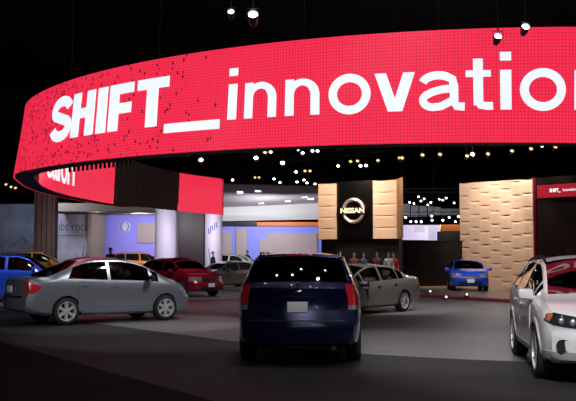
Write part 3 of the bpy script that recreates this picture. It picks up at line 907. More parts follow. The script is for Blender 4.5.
for i in range(ns):
    s = sb + .05 + (sc - sb - .1) * (i + .5) / ns
    w_ = (sc - sb) / ns * (.36 if i % 2 else .28)
    bm = bmesh.new(); v0 = .0 + .02 * random.random()
    P = [[ring(s - w_, v, o) for v, o in ((v0, -TH), (.96, -TH))] for s in (s,)]
    vs = [ring(s - w_, v0, -TH), ring(s + w_, v0, -TH), ring(s + w_, .96, -TH), ring(s - w_, .96, -TH)]
    vb = [ring(s - w_, v0, -TH + .04), ring(s + w_, v0, -TH + .04), ring(s + w_, .96, -TH + .04), ring(s - w_, .96, -TH + .04)]
    A = [bm.verts.new(p) for p in vs]; B = [bm.verts.new(p) for p in vb]
    bm.faces.new(A); bm.faces.new(B[::-1])
    for k in range(4): bm.faces.new((A[k], A[(k + 1) % 4], B[(k + 1) % 4], B[k]))
    ringobj('led_strand', bm, M['strand'], smooth=False)
for k in range(3):
    bm = bmesh.new(); s = STOT - .10 + .04 * k
    tube(bm, [ring(s, 0, -TH), ring(s, .95, -TH)], .012, 5); ringobj('led_strand', bm, M['strand_lit'])
# comb of brackets under the left end and hanging cables
for k in range(15):
    s = s_at(52 + 4.5 * k, 0)
    bm = bmesh.new(); c = ring(s, 0, -TH * .8); box(bm, c + Vector((0, 0, -.06)), (.05, .05, .14))
    ringobj('bracket', bm, M['frame'], smooth=False)
for px in (60, 150, 300, 440):
    s = s_at(px, 1)
    bm = bmesh.new(); c = ring(s, 1, -TH * .5); tube(bm, [c - Vector((0, 0, .1)), (c.x, c.y, 12.95)], .012, 6)
    ringobj('suspension_cable', bm, M['frame'])

# ---- lettering on the band
def put(bm, f2, quads):
    for q in quads: pass
def stroke_grid(pts, w, closed=False):
    """offset a polyline into a quad strip; returns rows of 2D point pairs"""
    n = len(pts); rows = []
    for i, p in enumerate(pts):
        a = pts[(i - 1) % n] if closed or i > 0 else p; b = pts[(i + 1) % n] if closed or i < n - 1 else p
        dx, dy = b[0] - a[0], b[1] - a[1]; l = math.hypot(dx, dy) or 1
        nx, ny = -dy / l, dx / l
        ww = w(i / (n - 1)) if callable(w) else w
        rows.append(((p[0] + nx * ww / 2, p[1] + ny * ww / 2), (p[0] - nx * ww / 2, p[1] - ny * ww / 2)))
    if closed: rows.append(rows[0])
    return rows
def rect(x0, y0, x1, y1, n=4):
    return [((x0 + (x1 - x0) * i / n, y0), (x0 + (x1 - x0) * i / n, y1)) for i in range(n + 1)]
def arc(cx, cy, rx, ry, a0, a1, n=16):
    return [(cx + rx * math.cos(math.radians(a0 + (a1 - a0) * i / n)), cy + ry * math.sin(math.radians(a0 + (a1 - a0) * i / n))) for i in range(n + 1)]
B0, XH, CAP, BH = .285, .632, .80, 2.08
def letter(ch, W):
    """strips of 2D points, x in metres from the left edge, y in metres above the band's foot"""
    b, x, c = B0 * BH, XH * BH, CAP * BH
    t = .17; T = .30; th = .145; TH_ = .235
    H = x - b
    if ch == 'H': return [rect(0, b, T, c), rect(W - T, b, W, c), rect(T, b + .52 * (c - b) - TH_ / 2, W - T, b + .52 * (c - b) + TH_ / 2)]
    if ch == 'I': return [rect(0, b, W, c)]
    if ch == 'F': return [rect(0, b, T, c), rect(T, c - TH_, W, c), rect(T, b + .47 * (c - b) - TH_ / 2, W * .93, b + .47 * (c - b) + TH_ / 2)]
    if ch == 'T': return [rect(0, c - TH_, W, c, 8), rect(W / 2 - T / 2, b, W / 2 + T / 2, c - TH_)]
    if ch == 'S':
        h = c - b + .06; y0 = b - .03; r = h / 4; rx = W / 2 - .14; cx = W / 2; ry = r - .055
        top_ = arc(cx, y0 + h - .12 - ry, rx, ry, 15, 215, 16); low = arc(cx, y0 + .12 + ry, rx, ry, 35, -165, 16)
        return [stroke_grid(top_ + low, .26)]
    if ch == '_': return [rect(0, .205 * BH, W, .297 * BH, 10)]
    if ch == 'i': return [rect(0, b, W, x, 2), rect(0, .715 * BH, W, .79 * BH, 2)]
    if ch == 'n':
        r = W / 2 - t / 2; ry = .26
        return [rect(0, b, t, x - .01, 2), stroke_grid([(W - t / 2, b), (W - t / 2, b + .2)] + arc(W / 2, x - th / 2 - ry, r, ry, 0, 172, 16), lambda u: t if u < .25 else t - (t - .13) * math.sin(clamp((u - .25) / .75) * PI) )]
    if ch == 'o': return [stroke_grid(arc(W / 2, (b + x) / 2, W / 2 - t / 2, H / 2 - th / 2 + .02, 0, 360, 36)[:-1], .158, True)]
    if ch == 'v':
        k = .21; n = 8; mid = W / 2
        arm = lambda x0, x1: [((x0 + (x1 - x0) * q / n, x - H * q / n), (x0 + k + (x1 - x0) * q / n, x - H * q / n)) for q in range(n + 1)]
        return [arm(0, mid - k * .62), arm(W - k, mid - k * .38)]
    if ch == 'a':
        wr = W - .10
        return [stroke_grid(arc(wr * .48, x - th / 2 - .17, wr * .40, .17, 165, 60, 8) + [(wr - t / 2 - .03, x - th / 2 - .08), (wr - t / 2, x - .28), (wr - t / 2, b + .16), (wr - t / 2 + .04, b + .07), (W, b + .06)], .15),
                stroke_grid([(wr - t / 2, b + .56 * H), (wr * .55, b + .53 * H), (wr * .3, b + .46 * H)] + arc(wr * .34, b + .26 * H, wr * .25, .18 * H, 110, 270, 8) + [(wr * .55, b + .10 * H), (wr - t / 2, b + .27 * H)], .14)]
    if ch == 't':
        sx = W * .28
        return [rect(sx, b + .08, sx + t, .735 * BH, 2), rect(0, x - .12, W * .93, x, 4), stroke_grid([(sx + t / 2, b + .16), (sx + t * .7, b + .085), (sx + t + .08, b + .065), (W, b + .07)], .14)]
    return []
def lay(ch, s0, W, sign, off, name='letter', par=root, vs=1.0, m=None, dv=0.0):
    bm = bmesh.new()
    lifts = [off + sign * .015]
    for rows in letter(ch, W):
        A = [[(s0 - sign * q[0], q[1] / BH * vs + dv) for q in r] for r in rows]
        # subdivide across long spans
        P = [[ring(s, v, off) for s, v in r] for r in A]; Q = [[ring(s, v, off + sign * .014) for s, v in r] for r in A]
        V = gridmesh(bm, Q); U = gridmesh(bm, P)
        n = len(V)
        for i in range(n - 1):
            for j in (0, 1): bm.faces.new((V[i][j], V[i + 1][j], U[i + 1][j], U[i][j]))
    return ringobj(name, bm, m or M['led_white'], par, smooth=False, recalc=False)
WORD = [('S', 51.0, 72.0), ('H', 71.3, 93.3), ('I', 96.3, 105.8), ('F', 107.6, 133.5), ('T', 137.2, 167.5), ('_', 164.2, 219.5), ('i', 228, 236.5), ('n', 244.6, 276.2),
        ('n', 285.2, 319.4), ('o', 328.3, 371), ('v', 374.8, 415.2), ('a', 419.3, 464.5), ('t', 466, 492.8), ('i', 500.4, 511.3), ('o', 519.6, 566), ('n', 574.5, 614)]
for ch, p0, p1 in WORD:
    v = {'T': .75, 'S': .5, '_': .25}.get(ch, .4)
    if ch == 'T': p0, p1 = 138.2, 169.6
    a, b = s_at(p0, v if ch != 'F' else .3), s_at(p1, v if ch != 'F' else .6)
    lay(ch, a, a - b, 1, .066)
inner = [('a', 47.5, 54.5), ('t', 54.5, 57.6), ('i', 57.8, 59.6), ('o', 61, 67), ('n', 67.8, 74.2)]
for ch, p0, p1 in inner:
    a, b = s_in(p0, .4), s_in(p1, .4)
    lay(ch, a, b - a, -1, -TH - .006, m=M['led_white'], dv=-.11)

# ------------------------------------------------------------------ tower, wooden wall, right wall
M['wood'] = noisy(mat('cream_wood', (.80, .585, .46), .5), 1.2, .06, (1, 1, 6))
M['wood_dark'] = noisy(mat('brown_wood', (.40, .24, .13), .45), 2, .1)
M['gloss_black'] = mat('gloss_black', (.003, .003, .0035), .3, spec=.3)
M['gold'] = mat('lit_sign_letters', (.6, .55, .4), .4, emit=(1, .9, .6), estr=.9)

def frame_on(A, B):
    A, B = Vector(A), Vector(B); d = B - A; d.z = 0
    return math.atan2(d.y, d.x), d.length
def wave_panel(name, w, h, cols, rows, m, par, loc, rz, amp=.05, back=.25):
    """wall of staggered curved tiles; local x along, -y to the viewer"""
    bm = bmesh.new(); nx, ny = cols * 8, 0
    ch, tw = h / rows, w / cols
    zs_ = []
    for c in range(cols):
        offz = (0, .55, .2, .75, .4, .9)[c % 6]
        xs_ = [c * tw + tw * k / 10 for k in range(11)]
        zl = {0.0, h}
        for r in range(-1, rows + 1):
            for q in (0.0, .76, .82, .88, .94, .985):
                z = (r + offz + q) * ch
                if 0 < z < h: zl.add(round(z, 4))
        zl = sorted(zl); P = []
        for x in xs_:
            u = (x - c * tw) / tw; bulge = max(0.0, math.sin(PI * u)) ** 1.2
            row = []
            for z in zl:
                f = ((z / ch - offz) % 1.0)
                g = (1 - f) * ch
                d = 0.0 if f < 1e-3 or f > .9985 else -amp * bulge * max(0.0, 1 - g / .17)
                row.append((x, -.09 - d, z))
            P.append(row)
        gridmesh(bm, P)
    o = back
    box(bm, (w / 2, o / 2 - .0, h / 2), (w, o, h))
    for (x0_, x1_) in ((0, .002), (w - .002, w)): box(bm, ((x0_ + x1_) / 2, -.045, h / 2), (x1_ - x0_, .09, h))
    for z_ in (.002, h - .002): box(bm, (w / 2, -.045, z_), (w, .088, .003))
    ob = obj(name, bm, m, par, sharp=9); ob.location = loc; ob.rotation_euler = (0, 0, rz)
    return ob

tA, tB = at(319, 240, 47.0), at(397.5, 239, 45.0)
tower = empty('display_tower', (tA.x, tA.y, PLZ)); rz, wd = frame_on(tA, tB); tower.rotation_euler = (0, 0, rz)
tag(tower, 'black tower sign with a round emblem between two cream wooden panels', 'sign tower')
z0, z1 = 2.62, 5.58
k = wd / 78.5
wave_panel('wood_panel', 18.3 * k, z1 - z0, 1, 5, M['wood'], tower, (0, 0, z0 - PLZ), 0, .05)
wave_panel('wood_panel', 23 * k, z1 - z0 + .05, 1, 5, M['wood'], tower, (55.5 * k, 0, z0 - PLZ), 0, .05)
bm = bmesh.new(); box(bm, ((18.3 + 37.2 / 2) * k, .2, (z0 + z1) / 2 + .03 - PLZ), (37.2 * k, .34, z1 - z0 + .10), bevel=.01); obj('black_panel', bm, M['gloss_black'], tower)
bm = bmesh.new(); rot = Matrix.Rotation(-.95, 3, 'Z')
box(bm, (78.5 * k + .26, -.36, (z0 + z1) / 2 + .04 - PLZ), (.9, .10, z1 - z0 + .1), rot, bevel=.01); obj('side_panel', bm, M['wood_dark'], tower)
bm = bmesh.new(); box(bm, (wd / 2, .55, (z0 - PLZ) / 2 + .0), (wd * .99, .6, z0 - PLZ), bevel=.01); obj('tower_base', bm, M['steel'], tower)
em = empty('emblem')
bpy.data.objects.remove(em)
ex, ez = (18.3 + 17.4) * k, at(355, 211, 46.2).z - PLZ
bm = bmesh.new(); n = 40; r = .66
rows = []
for q in range(n):
    a = 2 * PI * q / n
    rows.append([Vector((ex + rr * math.cos(a), yy, ez + rr * 1.04 * math.sin(a))) for rr, yy in ((r, -.0), (r * .97, -.10), (r * .86, -.14), (r * .74, -.10), (r * .70, 0))])
rows.append(rows[0]); gridmesh(bm, rows); bmesh.ops.remove_doubles(bm, verts=bm.verts, dist=1e-4)
em = obj('emblem', bm, mat('brushed_chrome', (.75, .70, .66), .38, .7), tower)
bm = bmesh.new(); box(bm, (ex, -.10, ez), (1.62, .16, .30), bevel=.02); eb = obj('emblem_bar', bm, M['gloss_black'], em)
textobj('lettering', 'NISSAN', .36, M['gold'], em, (ex, -.19, ez), (PI / 2, 0, 0), bold=.012, xs=1.12)

wA, wB = at(461.5, 287, 49.0), at(535, 287, 46.2)
rz, wd = frame_on(wA, wB)
wood = empty('wooden_wall', (wA.x, wA.y, PLZ), rz)
tag(wood, 'tall cream wooden wall of staggered wave tiles behind the bright blue hatchback', 'wall')
wave_panel('wave_panel', wd, 5.78 - PLZ, 7, 8, M['wood'], wood, (0, 0, 0), 0, .055)
bm = bmesh.new(); box(bm, (wd + .03, .05, 2.85), (.06, .3, 5.75)); obj('edge_strip', bm, mat('red_strip', (.3, .02, .05), .4), wood)

# right wall with the red strip screen
rA, rB = at(538, 287, 46.0), at(600, 287, 43.5)
rz, wd = frame_on(rA, rB)
rw = empty('partition_wall', (rA.x, rA.y, PLZ), rz); tag(rw, 'dark wall at the right edge beside the cream wooden wall', 'wall')
bm = bmesh.new(); box(bm, (wd / 2, .2, 2.85), (wd, .3, 5.7)); obj('wall_panel', bm, mat('dark_maroon', (.009, .004, .005), .6, spec=.2), rw)
bm = bmesh.new(); box(bm, (wd * .62, -.02, 1.6), (.9, .12, 3.2)); obj('pilaster', bm, mat('maroon_panel', (.022, .009, .013), .6, spec=.2), rw)
rs = empty('strip_screen', (rA.x, rA.y, PLZ), rz); tag(rs, 'small red strip screen with white lettering on the dark wall at the right edge', 'screen')
zc = at(560, 190.5, 45.0).z - PLZ
bm = bmesh.new(); box(bm, (wd / 2 + .02, .02, zc), (wd - .04, .05, .66), bevel=.01)
obj('display', bm, mat('led_dim_red', (.05, .004, .008), .3, emit=(1, .03, .07), estr=.36), rs)
k = wd / 62
textobj('lettering', 'SHIFT_', .24, M['led_white'], rs, (14.2 * k, -.015, zc + .02), (PI / 2, 0, 0), bold=.012, align='LEFT', depth=.006, xs=.85)
textobj('lettering', 'innovation', .22, M['led_white'], rs, (27.5 * k, -.015, zc + .02), (PI / 2, 0, 0), align='LEFT', depth=.006, xs=.85)

# dark counter wall between tower and wooden wall
cA, cB = at(406, 287, 46.6), at(464, 287, 48.4); rz, wd = frame_on(cA, cB)
ctr = empty('counter_wall', (cA.x, cA.y, PLZ), rz); tag(ctr, 'low black wall between the tower sign and the wooden wall', 'wall')
hh = at(434, 241, 46.4).z - PLZ
bm = bmesh.new(); box(bm, (wd / 2, .25, hh / 2), (wd, .3, hh), bevel=.01); obj('wall_panel', bm, M['gloss_black'], ctr)
bm = bmesh.new(); box(bm, (wd / 2, .25, hh + .03), (wd + .06, .4, .06), bevel=.01); obj('coping', bm, M['steel'], ctr)

# ------------------------------------------------------------------ far stands
def backdrop(name, p0, p1, ytop, ybot, d0, d1, m, label, cat='wall', th=.3, zbot=None):
    A, B = at(p0, ybot, d0), at(p1, ybot, d1); rz, wd = frame_on(A, B)
    zt = at((p0 + p1) / 2, ytop, (d0 + d1) / 2).z; zb_ = at((p0 + p1) / 2, ybot, (d0 + d1) / 2).z if zbot is None else zbot
    o = empty(name, (A.x, A.y, zb_), rz); tag(o, label, cat)
    bm = bmesh.new(); box(bm, (wd / 2, th / 2, (zt - zb_) / 2), (wd, th, zt - zb_), bevel=.02); obj('panel', bm, m, o)
    return o, wd, zt - zb_
M['lav'] = mat('lavender_wall', (.30, .27, .90), .6)
M['lav2'] = mat('blue_wall', (.26, .29, .92), .6)
M['beige'] = mat('beige_panel', (.42, .33, .34), .6)
M['pale'] = noisy(mat('pale_banner', (.52, .48, .60), .7), 1.5, .12)
M['fab'] = noisy(mat('pale_floral_wall', (.20, .22, .30), .8), .7, .3)
M['white_col'] = mat('white_column', (.72, .66, .80), .5)
M['brown_col'] = mat('brown_column', (.035, .022, .024), .5)
M['beige_col'] = mat('brown_grey_column', (.20, .13, .13), .6)
M['ink'] = mat('grey_blue_ink', (.14, .14, .26), .6)
M['blue_ink'] = mat('blue_ink', (.06, .09, .42), .6)
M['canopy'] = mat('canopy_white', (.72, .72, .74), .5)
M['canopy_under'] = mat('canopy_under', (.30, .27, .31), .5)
M['orange'] = mat('orange_fascia', (.85, .20, .03), .5)
M['soffit'] = mat('soffit_beige', (.20, .16, .135), .7)

bm = bmesh.new(); prism(bm, [(-32, 43), (-7.4, 43), (-7.0, 51), (-3.0, 53), (1.5, 60), (1.5, 84), (-32, 84)], -.02, .3); struct('platform_far', bm, M['floor_aisle'], smooth=False)
o, wd, h = backdrop('backdrop_wall', -6, 34, 204, 262, 66, 66, M['fab'], 'pale grey floral wall at the far left edge', zbot=.3)
for q in range(5):
    bm = bmesh.new(); x = 1.0 + q * .42; pts = [(x + .5 * math.sin(t * .8 + q), -.012, .6 + .26 * t) for t in range(10)]
    tube(bm, pts, .03, 5); obj('floral_line', bm, M['ink'], o)
o, wd, h = backdrop('column', 33, 54, 176, 262, 54, 54, M['beige_col'], 'square dark brown column left of the pale lettered banner', 'column', .8, zbot=.3)
for q in range(4):
    bm = bmesh.new(); box(bm, (wd * (q + .5) / 4, -.02, h / 2), (.05, .04, h - .1)); obj('rib', bm, M['brown_col'], o)
o, wd, h = backdrop('banner_wall', 52, 91, 213.5, 262, 64, 64, M['pale'], 'pale banner wall with grey lettering left of the lavender wall', 'banner', zbot=.3)
textobj('lettering', 'subs rock', .95, M['ink'], o, (wd * .46, -.02, h - .95), (PI / 2, 0, 0), depth=.008, xs=.72)
bm = bmesh.new(); box(bm, (wd * .46, -.015, h - 1.62), (wd * .7, .03, .06)); obj('printed_line', bm, M['ink'], o)
bm = bmesh.new()
for q in range(7): tube(bm, [(wd * .78, -.015, .8), (wd * .78 + .5 * math.sin(q - 3), -.015, 1.3 + .15 * q)], .025, 5)
obj('leaf_motif', bm, M['ink'], o)
backdrop('partition_wall', 91, 105, 211, 262, 63, 66, M['soffit'], 'plain brown beige partition just left of the lavender wall', 'wall', zbot=.3)
o, wd, h = backdrop('backdrop_wall', 104, 157, 211, 262, 68, 68, M['lav'], 'lavender blue wall with a round white emblem', zbot=.3)
cz = at(124.5, 227, 68).z - .3; cxp = wd * 20.5 / 53
bm = bmesh.new(); lathe(bm, [(1e-3, -.03), (.40, -.03), (.42, .0), (.42, .02)], 28, 'y', 0, (cxp, 0, cz)); em = obj('emblem', bm, mat('emblem_white', (.8, .8, .85), .4), o)
bm = bmesh.new(); n = 28
tube(bm, [(cxp + .34 * math.cos(2 * PI * q / n), -.045, cz + .34 * math.sin(2 * PI * q / n)) for q in range(n + 1)], .035, 6)
tube(bm, [(cxp - .2, -.045, cz + .27), (cxp - .08, -.045, cz + .02), (cxp, -.045, cz + .22), (cxp + .08, -.045, cz + .02), (cxp + .2, -.045, cz + .27)], .035, 6)
tube(bm, [(cxp - .29, -.045, cz + .12), (cxp - .13, -.045, cz - .27), (cxp, -.045, cz - .02), (cxp + .13, -.045, cz - .27), (cxp + .29, -.045, cz + .12)], .035, 6)
obj('emblem_letters', bm, M['blue_ink'], em)
bm = bmesh.new(); za, zb_ = at(148, 223, 68).z - .3, at(148, 243, 68).z - .3
box(bm, (wd * 44.5 / 53, -.06, (za + zb_) / 2), (wd * 23 / 53, .14, za - zb_), bevel=.02); obj('display_board', bm, M['beige'], o)
backdrop('canopy', 50, 182, 203, 211.5, 60, 60, M['soffit'], 'long beige soffit over the banner and the lavender wall', 'canopy', 5)
def column(px, y0, dd, r, m, label, cloth=None):
    c = at(px, 257, dd); zt = at(px, y0, dd).z
    o = empty('column', (c.x, c.y, .3)); tag(o, label, 'column')
    bm = bmesh.new(); lathe(bm, [(1e-3, 0), (r, 0), (r, zt - .3), (1e-3, zt - .3)], 28); obj('shaft', bm, m, o, sharp=50)
    bm = bmesh.new(); lathe(bm, [(r * .98, 0), (r * 1.08, .0), (r * 1.08, .18), (r * .98, .22)], 28); obj('plinth', bm, m, o)
    return o, zt - .3
column(166.5, 205, 56, .74, M['white_col'], 'round pale lavender column left of the dark brown column')
o, wd, h = backdrop('column', 178, 205, 208, 262, 55, 55, M['brown_col'], 'wide dark brown column between the two pale columns', 'column', .8, zbot=.3)
o, h = column(213.5, 206, 54, .53, M['white_col'], 'round white column printed with blue and grey motifs')
bm = bmesh.new()
for q in range(5):
    a = -PI / 2 - .5 + .22 * q; z = h - 1.55 + .09 * q
    box(bm, (.535 * math.cos(a), .535 * math.sin(a), z), (.05, .05, .34 + .1 * (q % 2)), Matrix.Rotation(a, 3, 'Z'))
obj('printed_mark', bm, M['blue_ink'], o)
bm = bmesh.new(); tube(bm, [(.537 * math.cos(-PI / 2 + a), .537 * math.sin(-PI / 2 + a), z) for a, z in ((-.6, .6), (0, 1.5), (.4, 1.0), (-.2, .8), (-.5, 1.9))], .03, 5); obj('printed_line', bm, M['ink'], o)

o, wd, h = backdrop('backdrop_wall', 221, 330, 226.5, 262, 72, 72, M['lav2'], 'blue wall with beige panels under the orange fascia, seen left of the tower', zbot=.3)
k = wd / 109
for a, b, yt in ((1, 11, 231), (15, 26, 228.5), (39, 47, 239), (46, 96, 233.5)):
    zt = at(260, yt, 72).z - .3; bm = bmesh.new(); box(bm, ((a + b) / 2 * k, -.08, zt / 2), ((b - a) * k, .16 + .04 * (a % 3), zt), bevel=.02); obj('display_board', bm, M['beige'], o)
backdrop('fascia', 257, 335, 222.0, 226.1, 72, 72, M['orange'], 'orange fascia strip over the blue wall left of the tower', 'fascia', .4)
backdrop('fascia', 221, 257, 221.2, 226.1, 72, 72, M['steel'], 'dark fascia beside the orange one, right of the printed white column', 'fascia', .4)
# white canopy with dark underside and downlights
A = at(219, 212, 64); B = at(335, 212, 64)
can = empty('canopy', (A.x, 64, A.z)); tag(can, 'broad white canopy with downlights above the blue wall', 'canopy')
L = B.x - A.x
h0, h1 = at(219, 207.5, 64).z - A.z, at(335, 202.5, 64).z - A.z
lo0, lo1 = at(219, 221, 64).z - A.z, at(335, 219, 64).z - A.z
bm = bmesh.new()
gridmesh(bm, [[(0, 0, h0), (0, -.18, (h0 * .4 + lo0 * .6)), (0, .25, lo0), (0, 1.2, lo0 + .1), (0, 1.2, h0)], [(L, 0, h1), (L, -.18, (h1 * .4 + lo1 * .6)), (L, .25, lo1), (L, 1.2, lo1 + .1), (L, 1.2, h1)]], closed=True)
bmesh.ops.holes_fill(bm, edges=bm.edges, sides=0)
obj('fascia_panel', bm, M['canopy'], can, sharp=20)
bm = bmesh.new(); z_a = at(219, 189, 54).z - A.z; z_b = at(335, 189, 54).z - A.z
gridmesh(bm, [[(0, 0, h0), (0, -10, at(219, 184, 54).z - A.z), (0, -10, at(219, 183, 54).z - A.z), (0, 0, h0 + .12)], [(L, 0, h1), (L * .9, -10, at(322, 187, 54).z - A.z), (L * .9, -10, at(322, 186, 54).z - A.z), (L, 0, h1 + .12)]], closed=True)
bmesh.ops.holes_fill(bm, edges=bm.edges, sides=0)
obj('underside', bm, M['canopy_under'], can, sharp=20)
M['downlight'] = mat('downlight_glow', (.8, .8, .8), .4, emit=(.93, .92, 1), estr=1.6)
for px, py in ((240, 191.5), (258, 190), (269, 194.6), (275, 196), (296, 192.7), (304.6, 196), (310.7, 198), (287.6, 200), (261, 204 - 2)):
    # intersect the view ray with the canopy underside plane
    t = clamp((px - 221) / 110); ya, yb = 184 + 3 * t, 207.5 - 5 * t
    f = clamp((yb - py) / (yb - ya)); dd = 1 / ((1 - f) / 64 + f / 54)
    p = at(px, py, dd) - Vector((A.x, 64, A.z)); bm = bmesh.new()
    box(bm, p + Vector((0, 0, -.035)), (.40, .75, .05), Matrix.Rotation(-.13, 3, 'X'), bevel=.02); obj('downlight', bm, M['downlight'], can)

# gap between tower and wooden wall: screen, orange panel, grey bank
M['lilac'] = mat('lilac_screen', (.3, .28, .35), .4, emit=(.62, .52, .80), estr=.75)
M['lilac2'] = mat('lilac_screen_dim', (.3, .28, .35), .4, emit=(.50, .40, .62), estr=.6)
o, wd, h = backdrop('video_screen', 402, 441, 225, 243, 66, 66, M['lilac'], 'pale lilac lit screen seen over the low black wall', 'screen', zbot=.0)
bm = bmesh.new(); box(bm, (wd * .45, -.02, h * .93), (wd * .25, .05, h * .12)); obj('picture_band', bm, M['lilac2'], o)
bm = bmesh.new(); box(bm, (wd * .78, -.02, h * .86), (wd * .2, .05, h * .26)); obj('picture_band', bm, M['lilac2'], o)
o, wd, h = backdrop('fascia', 441, 466, 224.6, 231.1, 62, 62, M['orange'], 'orange fascia beside the lilac screen, left of the wooden wall', 'fascia', .4)
M['greybank'] = mat('grey_panels', (.40, .37, .40), .6)
for q, (a, b) in enumerate(((403, 410), (411, 418.5), (419.5, 427), (428, 434), (434.5, 441), (441.5, 466))):
    backdrop('hanging_panel', a, b, (204, 205.5, 206, 206.5, 207, 208.5)[q], (216.5, 216.5, 216.3, 216, 215, 215)[q], 69, 69, M['greybank'] if q < 5 else M['canopy_under'],
             ('pale grey hanging panel beside the tower, leftmost of the row', 'second pale grey hanging panel from the tower', 'third pale grey hanging panel from the tower', 'fourth pale grey hanging panel from the tower',
              'fifth and smallest pale grey hanging panel from the tower', 'wide dull hanging panel next to the wooden wall')[q], 'panel', .15)
    bpy.context.view_layer.objects.active = None
backdrop('dark_partition', 438, 466, 231.5, 262, 62, 62, M['steel'], 'dark partition below the orange fascia left of the wooden wall', 'wall', zbot=0)

# ------------------------------------------------------------------ people
def person(px, Y, zg, label, shirt, trousers, hairc, rz=0, height=1.74, arms=0.15):
    o = empty('person', (at(px, 257, Y).x, Y, zg), rz); tag(o, label, 'person', 'visitors around the stands')
    sk = mat('skin', (.45, .27, .2), .6) if 'skin' not in M else M['skin']; M['skin'] = sk
    s = height / 1.74
    V = [(0, 0, .95), (0, 0, 1.15), (0, 0, 1.38), (0, 0, 1.47), (0, -.01, 1.56), (0, -.015, 1.66), (0, -.01, 1.74),
         (.10, 0, .90), (.11, .01, .50), (.11, .02, .08), (.11, -.12, .03), (-.10, 0, .90), (-.11, .01, .50), (-.11, .02, .08), (-.11, -.12, .03),
         (.18, 0, 1.40), (.23, .02, 1.13), (.23, -.10 - arms * .5, .92), (.22, -.16 - arms * .6, .86), (-.18, 0, 1.40), (-.23, .02, 1.13), (-.23, -.10, .90), (-.22, -.13, .83)]
    Ed = [(0, 1), (1, 2), (2, 3), (3, 4), (4, 5), (5, 6), (0, 7), (7, 8), (8, 9), (9, 10), (0, 11), (11, 12), (12, 13), (13, 14), (2, 15), (15, 16), (16, 17), (17, 18), (2, 19), (19, 20), (20, 21), (21, 22)]
    Rr = [.15, .14, .15, .06, .06, .095, .05, .095, .065, .045, .04, .095, .065, .045, .04, .065, .05, .038, .035, .065, .05, .038, .035]
    me = bpy.data.meshes.new('body'); me.from_pydata([tuple(c * s for c in v) for v in V], Ed, [])
    b = bpy.data.objects.new('body', me); COL.objects.link(b)
    md = b.modifiers.new('s', 'SKIN'); b.modifiers.new('ss', 'SUBSURF').levels = 1
    for sv, r in zip(me.skin_vertices[0].data, Rr): sv.radius = (r * s, r * s * (.75 if r > .12 else 1))
    me.skin_vertices[0].data[0].use_root = True
    dg = bpy.context.evaluated_depsgraph_get(); dg.update()
    m2 = bpy.data.meshes.new_from_object(b.evaluated_get(dg)); b.modifiers.clear(); b.data = m2
    for m in (sk, shirt, trousers, M['dark']): m2.materials.append(m)
    for p in m2.polygons:
        z = p.center.z / s; p.use_smooth = True
        x = abs(p.center.x) / s
        p.material_index = 3 if z < .07 else (2 if z < .93 and x < .19 else (0 if z > 1.47 or (x > .19 and z < .93) else 1))
    b.parent = o
    bm = bmesh.new(); bmesh.ops.create_uvsphere(bm, u_segments=16, v_segments=10, radius=.102 * s)
    bmesh.ops.delete(bm, geom=[v for v in bm.verts if v.co.z < .012 * s and v.co.y < .03], context='VERTS')
    for v in bm.verts: v.co += Vector((0, .012, 1.685 * s))
    obj('hair', bm, hairc, o)
    return o
Kc = mat('black_cloth', (.012, .012, .014), .85); Rc = mat('red_cloth', (.4, .03, .04), .8); Wc = mat('white_cloth', (.6, .58, .56), .8); Bc = mat('blue_cloth', (.04, .06, .16), .8)
Hd = mat('dark_hair', (.012, .009, .008), .6)
person(110.5, 43.6, .3, 'person in dark clothes standing before the lavender wall, head above the grey sedan', Kc, Kc, Hd, .3, 1.80)
person(213, 54.6 - 2.0, .3, 'person in dark clothes by the printed white column', Kc, Kc, Hd, 1.2, 1.66)
person(247, 58, .3, 'person in dark clothes just left of the minivan', Kc, Kc, Hd, -.4, 1.78)
person(354, 43.9, PLZ, 'person in a dark red top, leftmost by the tower behind the olive grey sedan', mat('maroon_cloth', (.16, .03, .03), .8), Kc, Hd, 0, 1.75)
person(363.5, 43.7, PLZ, 'person in a dark blue top, second from left by the tower', Bc, Kc, Hd, .5, 1.72)
person(377, 43.5, PLZ, 'person in a dark plum top, third from left by the tower', mat('plum_cloth', (.10, .03, .06), .8), Kc, Hd, -.5, 1.76)
person(388.5, 43.0, PLZ, 'person in a white top standing by the tower behind the olive grey sedan', Wc, Kc, Hd, .2, 1.76)
person(393.5, 43.4, PLZ, 'person in a bright red top beside the one in white, by the tower', Rc, Kc, Hd, -.2, 1.74)

# ------------------------------------------------------------------ lamps and trusses
M['lampW'] = mat('lamp_white', (.9, .9, .9), .4, emit=(.92, .97, 1), estr=9)
M['lampY'] = mat('lamp_warm', (.9, .8, .6), .4, emit=(1, .62, .25), estr=1.6)
M['lampBig'] = mat('lamp_bright', (.9, .9, .9), .4, emit=(.95, .98, 1), estr=14)
proto = {}
def spot_mesh(kind, r, drop):
    """par can: lens faces the camera side (-y) and down"""
    rot = Matrix.Rotation(math.radians(-25), 3, 'X')
    bm = bmesh.new(); rg = lathe(bm, [(1e-3, r * 3.2), (r * .7, r * 3.1), (r * 1.05, r * 2.0), (r * 1.18, 0), (r * 1.18, -r * .4), (r * 1.08, -r * .4), (r * 1.05, 0)], 16, 'y')
    for v in bm.verts: v.co = rot @ v.co
    tube(bm, [(-r * 1.35, 0, -r * .2), (-r * 1.35, 0, r * 1.4), (r * 1.35, 0, r * 1.4), (r * 1.35, 0, -r * .2)], r * .12, 5)
    hm = obj('housing', bm, M['steel']).data
    bm = bmesh.new(); lathe(bm, [(1e-3, -r * .35), (r * .5, -r * .28), (r * .85, -r * .05), (r * 1.0, r * .15)], 16, 'y')
    for v in bm.verts: v.co = rot @ v.co
    lm = obj('lens', bm, M[kind]).data
    for n in (hm, lm):
        for o in [o for o in bpy.data.objects if o.data == n]: bpy.data.objects.remove(o)
    return hm, lm
